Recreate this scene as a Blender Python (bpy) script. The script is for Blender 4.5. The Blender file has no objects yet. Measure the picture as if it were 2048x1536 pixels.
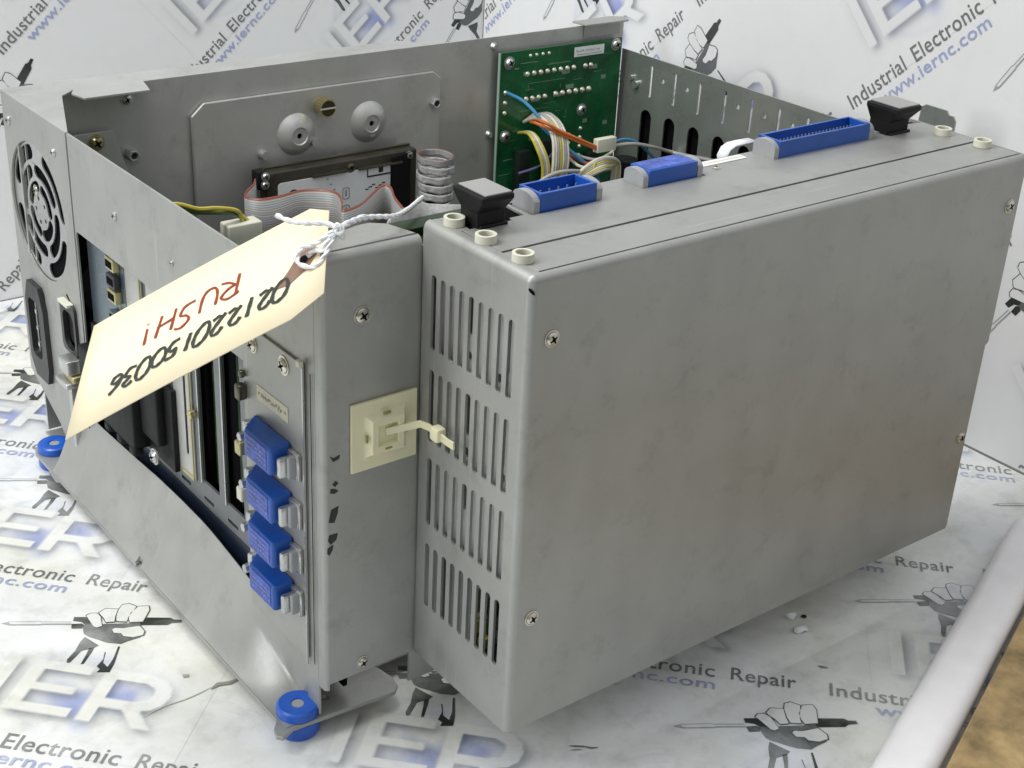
import bpy, bmesh, math, random
import numpy as np
from mathutils import Vector, Matrix
random.seed(7)
R_ = math.radians
S = bpy.context.scene
S.unit_settings.scale_length = 0.22      # one unit = 22 cm, the height of the front cover
COL = S.collection

# ------------------------------------------------------------------ camera, light, exposure
cam = bpy.data.objects.new('camera', bpy.data.cameras.new('camera')); COL.objects.link(cam)
cam.data.sensor_width = 36.0; cam.data.lens = 50.366; cam.data.clip_start = 0.05; cam.data.clip_end = 200
CR = [[0.79355894, -0.60659669, 0.04800693], [-0.2362041, -0.37979054, -0.89440861], [0.56077788, 0.69842651, -0.44466681]]
cx, cy, cz = (Vector(CR[0]), -Vector(CR[1]), -Vector(CR[2]))
M = Matrix((cx, cy, cz)).transposed().to_4x4()
M.translation = Vector((-1.45425501, -1.77104346, 1.93222368))
cam.matrix_world = M
S.camera = cam
S.render.resolution_x, S.render.resolution_y = 1024, 768

W = bpy.data.worlds.new('World'); S.world = W; W.use_nodes = True
wn = W.node_tree; wn.nodes.clear()
wo = wn.nodes.new('ShaderNodeOutputWorld'); wb = wn.nodes.new('ShaderNodeBackground')
wt = wn.nodes.new('ShaderNodeTexCoord'); wm = wn.nodes.new('ShaderNodeSeparateXYZ')
wr = wn.nodes.new('ShaderNodeValToRGB')       # workshop room: bright ceiling, dimmer walls
wn.links.new(wt.outputs['Generated'], wm.inputs[0])
wn.links.new(wm.outputs['Z'], wr.inputs[0]); wn.links.new(wr.outputs[0], wb.inputs[0]); wn.links.new(wb.outputs[0], wo.inputs[0])
e = wr.color_ramp.elements; e[0].position = 0.0; e[0].color = (.20, .20, .19, 1); e[1].position = .8; e[1].color = (.95, .96, 1, 1)
e2_ = e.new(.35); e2_.color = (.38, .38, .37, 1)
wb.inputs[1].default_value = .80

def area(name, loc, tgt, sx, sy, power, col=(1, 1, 1)):
    l = bpy.data.lights.new(name, 'AREA'); l.shape = 'RECTANGLE'; l.size = sx; l.size_y = sy; l.energy = power; l.color = col
    o = bpy.data.objects.new(name, l); COL.objects.link(o); o.location = loc
    d = (Vector(tgt) - Vector(loc)); o.rotation_euler = d.to_track_quat('-Z', 'Y').to_euler()
    return o
area('ceiling_lamp', (-1.6, 1.6, 5.2), (0.6, 1.0, 0), 1.2, 4.2, 205, (1, .99, .96))
area('ceiling_lamp', (-5.2, 1.3, 3.0), (0., .9, .3), 1.4, 3.5, 135, (.96, .98, 1))
S.view_settings.view_transform = 'Standard'; S.view_settings.look = 'None'
S.view_settings.exposure = 0.0; S.view_settings.gamma = 1.0; S.view_settings.use_curve_mapping = False
S.render.engine = 'CYCLES'

# ------------------------------------------------------------------ materials
def mat(name, col, rough=.5, metal=0., noise=None, bump=0., nscale=6., spec=.5, coat=0., trans=0., alpha=1., fine=0.):
    m = bpy.data.materials.new(name); m.use_nodes = True; nt = m.node_tree; b = nt.nodes['Principled BSDF']
    b.inputs['Base Color'].default_value = (*col, 1); b.inputs['Roughness'].default_value = rough; b.inputs['Metallic'].default_value = metal
    b.inputs['Specular IOR Level'].default_value = spec; b.inputs['Coat Weight'].default_value = coat
    b.inputs['Transmission Weight'].default_value = trans; b.inputs['Alpha'].default_value = alpha
    N, Lk = nt.nodes.new, nt.links.new
    tc = N('ShaderNodeTexCoord')
    if noise:
        n = N('ShaderNodeTexNoise'); n.inputs['Scale'].default_value = nscale; n.inputs['Detail'].default_value = 6; n.inputs['Roughness'].default_value = .6
        Lk(tc.outputs['Object'], n.inputs['Vector'])
        r = N('ShaderNodeValToRGB'); r.color_ramp.elements[0].position = .3; r.color_ramp.elements[1].position = .7
        k = noise
        r.color_ramp.elements[0].color = tuple(c * (1 - k) for c in col) + (1,); r.color_ramp.elements[1].color = tuple(min(1, c * (1 + k)) for c in col) + (1,)
        Lk(n.outputs['Fac'], r.inputs[0]); Lk(r.outputs[0], b.inputs['Base Color'])
        mr = N('ShaderNodeMapRange'); mr.inputs['To Min'].default_value = max(0, rough - .07); mr.inputs['To Max'].default_value = min(1, rough + .09)
        n2 = N('ShaderNodeTexNoise'); n2.inputs['Scale'].default_value = nscale * 3.1; n2.inputs['Detail'].default_value = 8
        Lk(tc.outputs['Object'], n2.inputs['Vector']); Lk(n2.outputs['Fac'], mr.inputs['Value']); Lk(mr.outputs[0], b.inputs['Roughness'])
    if bump:
        n3 = N('ShaderNodeTexNoise'); n3.inputs['Scale'].default_value = fine or 180; n3.inputs['Detail'].default_value = 3
        Lk(tc.outputs['Object'], n3.inputs['Vector'])
        bp = N('ShaderNodeBump'); bp.inputs['Strength'].default_value = bump; bp.inputs['Distance'].default_value = .002
        Lk(n3.outputs['Fac'], bp.inputs['Height']); Lk(bp.outputs[0], b.inputs['Normal'])
    return m

def steel(name, col, metal=.6, rough=.42, blotch=.09):
    """galvanised sheet steel: large soft blotches, faint vertical streaks, fingerprints, fine grain"""
    m = bpy.data.materials.new(name); m.use_nodes = True; nt = m.node_tree; b = nt.nodes['Principled BSDF']
    N, Lk = nt.nodes.new, nt.links.new
    b.inputs['Metallic'].default_value = metal
    tc = N('ShaderNodeTexCoord'); mp = N('ShaderNodeMapping'); mp.inputs['Scale'].default_value = (2.2, 2.2, 1.7); Lk(tc.outputs['Object'], mp.inputs[0])
    n1 = N('ShaderNodeTexNoise'); n1.inputs['Scale'].default_value = 2.2; n1.inputs['Detail'].default_value = 7; n1.inputs['Roughness'].default_value = .65; Lk(tc.outputs['Object'], n1.inputs['Vector'])
    n2 = N('ShaderNodeTexNoise'); n2.inputs['Scale'].default_value = 4; n2.inputs['Detail'].default_value = 5; Lk(mp.outputs[0], n2.inputs['Vector'])
    n3 = N('ShaderNodeTexNoise'); n3.inputs['Scale'].default_value = 120; n3.inputs['Detail'].default_value = 4; Lk(tc.outputs['Object'], n3.inputs['Vector'])
    n4 = N('ShaderNodeTexNoise'); n4.inputs['Scale'].default_value = 11; n4.inputs['Detail'].default_value = 8; n4.inputs['Roughness'].default_value = .75; Lk(tc.outputs['Object'], n4.inputs['Vector'])
    a = N('ShaderNodeMath'); a.operation = 'MULTIPLY_ADD'; a.inputs[1].default_value = .5; Lk(n1.outputs['Fac'], a.inputs[0])
    a2 = N('ShaderNodeMath'); a2.operation = 'MULTIPLY'; a2.inputs[1].default_value = .5; Lk(n2.outputs['Fac'], a2.inputs[0]); Lk(a2.outputs[0], a.inputs[2])
    r = N('ShaderNodeValToRGB'); r.color_ramp.elements[0].position = .35; r.color_ramp.elements[1].position = .65
    r.color_ramp.elements[0].color = (col[0] * (1 - blotch), col[1] * (1 - blotch), col[2] * (1 - blotch), 1)
    r.color_ramp.elements[1].color = (col[0] * (1 + blotch), col[1] * (1 + blotch), col[2] * (1 + blotch), 1)
    Lk(a.outputs[0], r.inputs[0])
    sm = N('ShaderNodeValToRGB'); sm.color_ramp.elements[0].position = .26; sm.color_ramp.elements[0].color = (.70, .70, .69, 1); sm.color_ramp.elements[1].position = .47; sm.color_ramp.elements[1].color = (1, 1, 1, 1)
    Lk(n4.outputs['Fac'], sm.inputs[0])
    mx = N('ShaderNodeMixRGB'); mx.blend_type = 'MULTIPLY'; mx.inputs[0].default_value = .7; Lk(r.outputs[0], mx.inputs[1]); Lk(sm.outputs[0], mx.inputs[2])
    Lk(mx.outputs[0], b.inputs['Base Color'])
    sc_prev = mx.outputs[0]
    for rx, ry, sx_, th_ in ((.5, .2, 60, .735), (-.9, 1.1, 75, .75), (1.4, -.4, 50, .745)):      # hairline scratches in a few directions
        mp2 = N('ShaderNodeMapping'); mp2.inputs['Rotation'].default_value = (rx, ry, rx * 2); mp2.inputs['Scale'].default_value = (1.6, sx_ * 2, 1.6); Lk(tc.outputs['Object'], mp2.inputs[0])
        n5 = N('ShaderNodeTexNoise'); n5.inputs['Scale'].default_value = 1.7; n5.inputs['Detail'].default_value = 2; Lk(mp2.outputs[0], n5.inputs['Vector'])
        r5 = N('ShaderNodeValToRGB'); r5.color_ramp.elements[0].position = th_ - .03; r5.color_ramp.elements[0].color = (0, 0, 0, 1); r5.color_ramp.elements[1].position = th_; r5.color_ramp.elements[1].color = (.38, .38, .38, 1); Lk(n5.outputs['Fac'], r5.inputs[0])
        m5 = N('ShaderNodeMixRGB'); m5.inputs[2].default_value = (col[0] * 1.5, col[1] * 1.5, col[2] * 1.5, 1); Lk(r5.outputs[0], m5.inputs[0]); Lk(sc_prev, m5.inputs[1]); sc_prev = m5.outputs[0]
    Lk(sc_prev, b.inputs['Base Color'])
    mr = N('ShaderNodeMapRange'); mr.inputs['To Min'].default_value = rough - .1; mr.inputs['To Max'].default_value = rough + .12; Lk(n2.outputs['Fac'], mr.inputs['Value']); Lk(mr.outputs[0], b.inputs['Roughness'])
    bp = N('ShaderNodeBump'); bp.inputs['Strength'].default_value = .28; bp.inputs['Distance'].default_value = .001; Lk(n3.outputs['Fac'], bp.inputs['Height'])
    bp2 = N('ShaderNodeBump'); bp2.inputs['Strength'].default_value = .10; bp2.inputs['Distance'].default_value = .02; Lk(n1.outputs['Fac'], bp2.inputs['Height']); Lk(bp.outputs[0], bp2.inputs['Normal'])
    Lk(bp2.outputs[0], b.inputs['Normal'])
    return m

M_ST = steel('galvanised_steel', (.385, .39, .37), .45, .42)
M_ST2 = steel('galvanised_steel_inner', (.50, .505, .485), .42, .36)
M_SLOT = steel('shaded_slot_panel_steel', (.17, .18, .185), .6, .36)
M_SIDE = steel('polished_side_steel', (.40, .43, .40), .70, .28)
M_ST3 = steel('bright_steel', (.55, .56, .55), .8, .28, .04)
M_BLUESTEEL = steel('bluish_port_plate', (.20, .25, .29), .8, .3)
M_CHROME = mat('screw_metal', (.62, .60, .52), .24, .95, noise=.12, nscale=30)
M_BRASS = mat('brass', (.50, .44, .24), .28, .9, noise=.15, nscale=30)
M_GOLD = mat('gold_passivated_bracket', (.52, .47, .26), .35, .8, noise=.1)
M_BLACK = mat('black_plastic', (.006, .006, .007), .55, spec=.3, noise=.3, nscale=20)
M_VOID = mat('dark_interior', (.004, .004, .005), .95, spec=.08)
M_DGREY = mat('dark_grey_plastic', (.028, .027, .030), .42, noise=.2, nscale=12)
M_BLUE = mat('blue_plastic', (.010, .085, .40), .33, noise=.1, nscale=14, coat=.15)
M_BLUEL = mat('blue_label_face', (.06, .11, .44), .5, noise=.5, nscale=70)
M_BLUER = mat('blue_rubber', (.008, .10, .52), .33, noise=.12, nscale=20, coat=.2)
M_CREAM = mat('cream_nylon', (.80, .77, .52), .38, noise=.05, nscale=10, coat=.1)
M_IVORY = mat('ivory_nylon', (.66, .66, .54), .4, noise=.05, nscale=20)
M_PCB = mat('green_circuit_board', (.004, .10, .03), .28, noise=.45, nscale=13, coat=.3)
M_PCBD = mat('dark_green_board', (.008, .03, .006), .35, noise=.3, nscale=10)
M_SOLDER = mat('solder', (.62, .60, .50), .3, .7, noise=.15, nscale=60)
M_WHITE = mat('white_sticker', (.84, .86, .87), .5, noise=.04, nscale=25)
M_LABEL = mat('cream_sticker', (.66, .63, .48), .55, noise=.08, nscale=30)
M_INK = mat('black_ink', (.02, .03, .025), .55)
M_RED = mat('red_ink', (.27, .03, .012), .55)
M_GREYL = mat('grey_print', (.35, .37, .38), .6)
M_STRING = mat('white_string', (.78, .79, .80), .75, noise=.06, nscale=60, bump=.4, fine=260)
M_HDD = mat('drive_casing', (.055, .052, .040), .38, .6, noise=.25, nscale=18)
M_BRONZE = mat('bronze_rail', (.13, .125, .09), .32, .8, noise=.2, nscale=12)
M_GREYP = mat('grey_latch', (.33, .34, .35), .42, noise=.06, nscale=20)
M_SILVER = mat('silver_sticker', (.34, .34, .33), .5, .1, noise=.04)
def wire(n, c): return mat(n, c, .38, noise=.08, nscale=40, coat=.2)
M_WB = wire('blue_wire', (.03, .20, .38)); M_WO = wire('orange_wire', (.62, .16, .03)); M_WY = wire('yellow_wire', (.50, .42, .05))
M_WW = wire('white_wire', (.62, .60, .50)); M_WG = wire('grey_wire', (.36, .35, .33)); M_WP = wire('purple_wire', (.10, .08, .22)); M_WGR = wire('green_wire', (.06, .14, .03)); M_WR = wire('red_edge', (.36, .06, .05))

def tagmat():
    m = mat('manila_card', (.86, .76, .50), .7)
    nt = m.node_tree; N, Lk = nt.nodes.new, nt.links.new; b = nt.nodes['Principled BSDF']
    tc = N('ShaderNodeTexCoord'); n = N('ShaderNodeTexNoise'); n.inputs['Scale'].default_value = 25; n.inputs['Detail'].default_value = 8; Lk(tc.outputs['Object'], n.inputs['Vector'])
    r = N('ShaderNodeValToRGB'); r.color_ramp.elements[0].color = (.85, .76, .525, 1); r.color_ramp.elements[1].color = (.87, .785, .555, 1); r.color_ramp.elements[0].position = .3; r.color_ramp.elements[1].position = .7
    Lk(n.outputs['Fac'], r.inputs[0]); Lk(r.outputs[0], b.inputs['Base Color'])
    bp = N('ShaderNodeBump'); bp.inputs['Strength'].default_value = .12; bp.inputs['Distance'].default_value = .002; Lk(n.outputs['Fac'], bp.inputs['Height']); Lk(bp.outputs[0], b.inputs['Normal'])
    return m
M_TAG = tagmat()
M_TAGP = mat('brown_reinforcement_patch', (.22, .13, .09), .6, noise=.12, nscale=30)

def ribbonmat():
    m = bpy.data.materials.new('striped_ribbon_cable'); m.use_nodes = True; nt = m.node_tree; N, Lk = nt.nodes.new, nt.links.new; b = nt.nodes['Principled BSDF']
    uv = N('ShaderNodeUVMap'); sp = N('ShaderNodeSeparateXYZ'); Lk(uv.outputs[0], sp.inputs[0])
    mu = N('ShaderNodeMath'); mu.operation = 'MULTIPLY'; mu.inputs[1].default_value = 56; Lk(sp.outputs['Y'], mu.inputs[0])
    fr = N('ShaderNodeMath'); fr.operation = 'FRACT'; Lk(mu.outputs[0], fr.inputs[0])
    r = N('ShaderNodeValToRGB'); r.color_ramp.elements[0].color = (.16, .16, .17, 1); r.color_ramp.elements[1].position = .5; r.color_ramp.elements[1].color = (.40, .40, .385, 1)
    x = r.color_ramp.elements.new(.95); x.color = (.25, .24, .24, 1)
    Lk(fr.outputs[0], r.inputs[0])
    fl = N('ShaderNodeMath'); fl.operation = 'FLOOR'; Lk(mu.outputs[0], fl.inputs[0])
    wnz = N('ShaderNodeTexWhiteNoise'); wnz.noise_dimensions = '1D'; Lk(fl.outputs[0], wnz.inputs['W'])
    hs = N('ShaderNodeMixRGB'); hs.blend_type = 'OVERLAY'; hs.inputs[0].default_value = .12; Lk(r.outputs[0], hs.inputs[1]); Lk(wnz.outputs['Color'], hs.inputs[2])
    gt = N('ShaderNodeMath'); gt.operation = 'GREATER_THAN'; gt.inputs[1].default_value = .984; Lk(sp.outputs['Y'], gt.inputs[0])
    mx = N('ShaderNodeMixRGB'); mx.inputs[2].default_value = (.24, .07, .055, 1); Lk(gt.outputs[0], mx.inputs[0]); Lk(hs.outputs[0], mx.inputs[1])
    Lk(mx.outputs[0], b.inputs['Base Color']); b.inputs['Roughness'].default_value = .4
    bp = N('ShaderNodeBump'); bp.inputs['Strength'].default_value = .5; bp.inputs['Distance'].default_value = .003; Lk(r.outputs[0], bp.inputs['Height']); Lk(bp.outputs[0], b.inputs['Normal'])
    return m
M_RIB = ribbonmat()
M_RIBW = mat('pale_ribbon_cable', (.37, .37, .36), .4, noise=.35, nscale=50)

def sheetmat(name, dirt):
    """white printed vinyl: 'ink' colour attribute carries the print, noise carries scuffs and smudges"""
    m = bpy.data.materials.new(name); m.use_nodes = True; nt = m.node_tree; N, Lk = nt.nodes.new, nt.links.new; b = nt.nodes['Principled BSDF']
    at = N('ShaderNodeAttribute'); at.attribute_name = 'ink'
    tc = N('ShaderNodeTexCoord')
    n1 = N('ShaderNodeTexNoise'); n1.inputs['Scale'].default_value = 4.5; n1.inputs['Detail'].default_value = 5; n1.inputs['Roughness'].default_value = .6; n1.inputs['Distortion'].default_value = .6; Lk(tc.outputs['Object'], n1.inputs['Vector'])
    n2 = N('ShaderNodeTexNoise'); n2.inputs['Scale'].default_value = 13; n2.inputs['Detail'].default_value = 6; n2.inputs['Roughness'].default_value = .62; Lk(tc.outputs['Object'], n2.inputs['Vector'])
    n3 = N('ShaderNodeTexNoise'); n3.inputs['Scale'].default_value = 2.1; n3.inputs['Detail'].default_value = 4; Lk(tc.outputs['Object'], n3.inputs['Vector'])
    r1 = N('ShaderNodeValToRGB'); r1.color_ramp.elements[0].position = .3; r1.color_ramp.elements[1].position = .62
    r1.color_ramp.elements[0].color = (1 - .17 * dirt, 1 - .17 * dirt, 1 - .20 * dirt, 1); r1.color_ramp.elements[1].color = (1, 1, 1, 1); Lk(n1.outputs['Fac'], r1.inputs[0])
    r2 = N('ShaderNodeValToRGB'); r2.color_ramp.elements[0].position = .25; r2.color_ramp.elements[1].position = .5
    r2.color_ramp.elements[0].color = (1 - .22 * dirt, 1 - .22 * dirt, 1 - .25 * dirt, 1); r2.color_ramp.elements[1].color = (1, 1, 1, 1); Lk(n2.outputs['Fac'], r2.inputs[0])
    r3 = N('ShaderNodeValToRGB'); r3.color_ramp.elements[0].position = .35; r3.color_ramp.elements[1].position = .65
    r3.color_ramp.elements[0].color = (1, .995, 1 - .08 * dirt, 1); r3.color_ramp.elements[1].color = (1 - .05 * dirt, 1 - .03 * dirt, 1, 1); Lk(n3.outputs['Fac'], r3.inputs[0])
    base = N('ShaderNodeRGB'); base.outputs[0].default_value = (*SHEET, 1)
    # worn print: ink fades a little where the sheet is scuffed
    wear = N('ShaderNodeValToRGB'); wear.color_ramp.elements[0].position = .42; wear.color_ramp.elements[1].position = .72; wear.color_ramp.elements[0].color = (0, 0, 0, 1); wear.color_ramp.elements[1].color = (.42 * dirt,) * 3 + (1,)
    Lk(n1.outputs['Fac'], wear.inputs[0])
    wm_ = N('ShaderNodeMixRGB'); wm_.inputs[2].default_value = (1, 1, 1, 1); Lk(wear.outputs[0], wm_.inputs[0]); Lk(at.outputs['Color'], wm_.inputs[1])
    prev = base.outputs[0]
    for src in (wm_.outputs[0], r1.outputs[0], r2.outputs[0], r3.outputs[0]):
        x = N('ShaderNodeMixRGB'); x.blend_type = 'MULTIPLY'; x.inputs[0].default_value = 1; Lk(prev, x.inputs[1]); Lk(src, x.inputs[2]); prev = x.outputs[0]
    Lk(prev, b.inputs['Base Color']); b.inputs['Roughness'].default_value = .55; b.inputs['Specular IOR Level'].default_value = .35
    bp = N('ShaderNodeBump'); bp.inputs['Strength'].default_value = .25 * dirt + .03; bp.inputs['Distance'].default_value = .02; Lk(n1.outputs['Fac'], bp.inputs['Height']); Lk(bp.outputs[0], b.inputs['Normal'])
    return m
SHEET = (.80, .81, .815)
M_TABLE = sheetmat('printed_vinyl_table', 1.0); M_WALL = sheetmat('printed_vinyl_wall', .12)

# ------------------------------------------------------------------ mesh builder
def rrect(cx, cy, w, h, r, n=6):
    r = min(r, w / 2 - 1e-5, h / 2 - 1e-5); o = []
    for qx, qy, a0 in ((1, 1, 0), (-1, 1, 90), (-1, -1, 180), (1, -1, 270)):
        for k in range(n + 1):
            a = R_(a0 + 90 * k / n); o.append((cx + qx * (w / 2 - r) + r * math.cos(a), cy + qy * (h / 2 - r) + r * math.sin(a)))
    return o
def circ(cx, cy, r, n=20, ry=None): return [(cx + r * math.cos(2 * PI * k / n), cy + (ry or r) * math.sin(2 * PI * k / n)) for k in range(n)]
PI = math.pi
def arcslot(cx, cy, r0, r1, a0, a1, n=14):
    hw = (r1 - r0) / 2; rm = (r0 + r1) / 2; o = []
    for k in range(n + 1): a = R_(a0 + (a1 - a0) * k / n); o.append((cx + r1 * math.cos(a), cy + r1 * math.sin(a)))
    e = R_(a1)
    for k in range(1, 6): b = e + PI * k / 6; o.append((cx + rm * math.cos(e) + hw * math.cos(b), cy + rm * math.sin(e) + hw * math.sin(b)))
    for k in range(n + 1): a = R_(a1 + (a0 - a1) * k / n); o.append((cx + r0 * math.cos(a), cy + r0 * math.sin(a)))
    e = R_(a0)
    for k in range(1, 6): b = e + PI + PI * k / 6; o.append((cx + rm * math.cos(e) + hw * math.cos(b), cy + rm * math.sin(e) + hw * math.sin(b)))
    return o
AX = {'x': (Vector((0, 1, 0)), Vector((0, 0, 1))), 'y': (Vector((1, 0, 0)), Vector((0, 0, 1))), 'z': (Vector((1, 0, 0)), Vector((0, 1, 0)))}

class MB:
    def __init__(s): s.bm = bmesh.new(); s.mi = 0; s.uv = None
    def _tag(s, fs):
        for f in fs: f.material_index = s.mi
    def merge(s, me, mtx):
        b = bmesh.new(); b.from_mesh(me); b.transform(mtx)
        if mtx.to_3x3().determinant() < 0: bmesh.ops.reverse_faces(b, faces=b.faces)
        m2 = bpy.data.meshes.new('tmp'); b.to_mesh(m2); b.free()
        n0 = len(s.bm.faces); s.bm.from_mesh(m2); s.bm.faces.ensure_lookup_table(); s._tag(s.bm.faces[n0:]); bpy.data.meshes.remove(m2)
        return s
    def plate(s, ax, at, outline, holes=(), th=.006, O=None, U=None, V=None):
        """sheet with real holes; ax/at = plane, or an explicit frame O,U,V. `at` is the outer face, thickness goes along +N*th"""
        cu = bpy.data.curves.new('c', 'CURVE'); cu.dimensions = '2D'; cu.fill_mode = 'BOTH'; cu.extrude = abs(th) / 2
        for pts in [outline] + list(holes):
            sp = cu.splines.new('POLY'); sp.points.add(len(pts) - 1); sp.use_cyclic_u = True
            for p, q in zip(sp.points, pts): p.co = (q[0], q[1], 0, 1)
        ob = bpy.data.objects.new('c', cu); me = bpy.data.meshes.new_from_object(ob)
        if ax:
            U, V = AX[ax]; N = U.cross(V); i = 'xyz'.index(ax); O = Vector((0, 0, 0)); O[i] = at
            d = Vector((0, 0, 0)); d[i] = 1; N2 = d
            O = O + N2 * th / 2
        else:
            U, V = Vector(U), Vector(V); N = U.cross(V).normalized(); O = Vector(O) + N * th / 2
        mtx = Matrix((U, V, N)).transposed().to_4x4(); mtx.translation = O
        s.merge(me, mtx); bpy.data.objects.remove(ob); bpy.data.curves.remove(cu); bpy.data.meshes.remove(me); return s
    def text(s, body, size, O, U, V, th=.001, sx=1., align='LEFT', off=0.):
        cu = bpy.data.curves.new('t', 'FONT'); cu.body = body; cu.size = size; cu.extrude = th / 2; cu.align_x = align; cu.offset = off; cu.resolution_u = 3; cu.space_character = 1.05
        ob = bpy.data.objects.new('t', cu); me = bpy.data.meshes.new_from_object(ob)
        U, V = Vector(U), Vector(V); N = U.cross(V).normalized(); mtx = Matrix((U * sx, V, N)).transposed().to_4x4(); mtx.translation = Vector(O)
        s.merge(me, mtx); bpy.data.objects.remove(ob); bpy.data.curves.remove(cu); bpy.data.meshes.remove(me); return s
    def box(s, x0, x1, y0, y1, z0, z1, bev=0.):
        r = bmesh.ops.create_cube(s.bm, size=1, matrix=Matrix.Translation(((x0 + x1) / 2, (y0 + y1) / 2, (z0 + z1) / 2)) @ Matrix.Diagonal((x1 - x0, y1 - y0, z1 - z0, 1)))
        fs = set(f for v in r['verts'] for f in v.link_faces); s._tag(fs)
        if bev:
            es = list(set(e for v in r['verts'] for e in v.link_edges))
            q = bmesh.ops.bevel(s.bm, geom=es, offset=bev, segments=2, affect='EDGES', profile=.6); s._tag(q['faces'])
        return s
    def hexa(s, p):
        """8 points: bottom 4, top 4"""
        v = [s.bm.verts.new(q) for q in p]
        fs = [s.bm.faces.new([v[i] for i in f]) for f in ((3, 2, 1, 0), (4, 5, 6, 7), (0, 1, 5, 4), (1, 2, 6, 5), (2, 3, 7, 6), (3, 0, 4, 7))]
        s._tag(fs); return s
    def cyl(s, p, d, r, h, n=24, r2=None, hole=0.):
        """cylinder from p along unit d; optional hole makes it a tube"""
        d = Vector(d).normalized(); q = d.to_track_quat('Z', 'Y').to_matrix().to_4x4(); q.translation = Vector(p)
        r2 = r if r2 is None else r2
        prof = [(r, 0), (r, h)] if r == r2 else [(r, 0), (r2, h)]
        if hole: prof = [(hole, 0), (r, 0), (r2, h), (hole, h)]; return s.lathe(prof, q, n, True)
        return s.lathe([(0, 0)] + prof + [(0, h)], q, n)
    def lathe(s, prof, mtx, n=24, closed=False):
        rings = []
        for (r, z) in prof:
            if r < 1e-6: rings.append([s.bm.verts.new(mtx @ Vector((0, 0, z)))])
            else: rings.append([s.bm.verts.new(mtx @ Vector((r * math.cos(2 * PI * k / n), r * math.sin(2 * PI * k / n), z))) for k in range(n)])
        prs = list(zip(rings, rings[1:])) + ([(rings[-1], rings[0])] if closed else [])
        for a, b in prs:
            for k in range(n):
                k2 = (k + 1) % n
                if len(a) == 1 and len(b) == 1: continue
                if len(a) == 1: f = s.bm.faces.new((a[0], b[k], b[k2]))
                elif len(b) == 1: f = s.bm.faces.new((a[k], a[k2], b[0]))
                else: f = s.bm.faces.new((a[k], a[k2], b[k2], b[k]))
                f.material_index = s.mi
        return s
    def tube(s, pts, r, n=8, smooth=5, taper=None):
        P = [Vector(p) for p in pts]
        if smooth and len(P) > 2:
            Q = []
            for i in range(len(P) - 1):
                p0 = P[max(i - 1, 0)]; p1 = P[i]; p2 = P[i + 1]; p3 = P[min(i + 2, len(P) - 1)]
                for k in range(smooth):
                    t = k / smooth; Q.append(.5 * ((2 * p1) + (p2 - p0) * t + (2 * p0 - 5 * p1 + 4 * p2 - p3) * t * t + (3 * p1 - p0 - 3 * p2 + p3) * t ** 3))
            P = Q + [P[-1]]
        up = None; rings = []
        for i, p in enumerate(P):
            d = (P[min(i + 1, len(P) - 1)] - P[max(i - 1, 0)]).normalized()
            if up is None: up = d.orthogonal().normalized()
            up = (up - d * up.dot(d)).normalized(); w = d.cross(up)
            rings.append([s.bm.verts.new(p + r * (math.cos(2 * PI * k / n) * up + math.sin(2 * PI * k / n) * w)) for k in range(n)])
        for a, b in zip(rings, rings[1:]):
            for k in range(n): f = s.bm.faces.new((a[k], a[(k + 1) % n], b[(k + 1) % n], b[k])); f.material_index = s.mi
        for rg in (rings[0][::-1], rings[-1]): f = s.bm.faces.new(rg); f.material_index = s.mi
        return s
    def sweep(s, prof, p0, axis, length):
        """open profile (list of 3D points) extruded along axis"""
        a = [s.bm.verts.new(Vector(p)) for p in prof]; d = Vector(axis) * length; b = [s.bm.verts.new(Vector(p) + d) for p in prof]
        for i in range(len(a) - 1): f = s.bm.faces.new((a[i], a[i + 1], b[i + 1], b[i])); f.material_index = s.mi
        return s
    def build(s, name, mats, parent=None, bevel=0., label=None, solid=0.):
        bmesh.ops.remove_doubles(s.bm, verts=s.bm.verts, dist=1e-5)
        bmesh.ops.recalc_face_normals(s.bm, faces=s.bm.faces)
        me = bpy.data.meshes.new(name); s.bm.to_mesh(me); s.bm.free()
        for m in (mats if isinstance(mats, (list, tuple)) else [mats]): me.materials.append(m)
        me.polygons.foreach_set('use_smooth', [True] * len(me.polygons))
        try: me.set_sharp_from_angle(angle=R_(35))
        except Exception: pass
        o = bpy.data.objects.new(name, me); COL.objects.link(o)
        if parent: o.parent = parent
        if label: o['label'] = label
        if solid: md = o.modifiers.new('s', 'SOLIDIFY'); md.thickness = solid; md.offset = 0
        if bevel: md = o.modifiers.new('b', 'BEVEL'); md.width = bevel; md.segments = 2; md.limit_method = 'ANGLE'; md.angle_limit = R_(40); md.harden_normals = True
        return o
def one(name, m, parent, fn, **k): b = MB(); fn(b); return b.build(name, m, parent, **k)
def top(o, label, cat, group=None, kind=None):
    if label: o['label'] = label
    if cat: o['category'] = cat
    if group: o['group'] = group
    if kind: o['kind'] = kind
    return o
def empty(name, loc=(0, 0, 0)):
    o = bpy.data.objects.new(name, None); o.location = loc; COL.objects.link(o); return o

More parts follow.
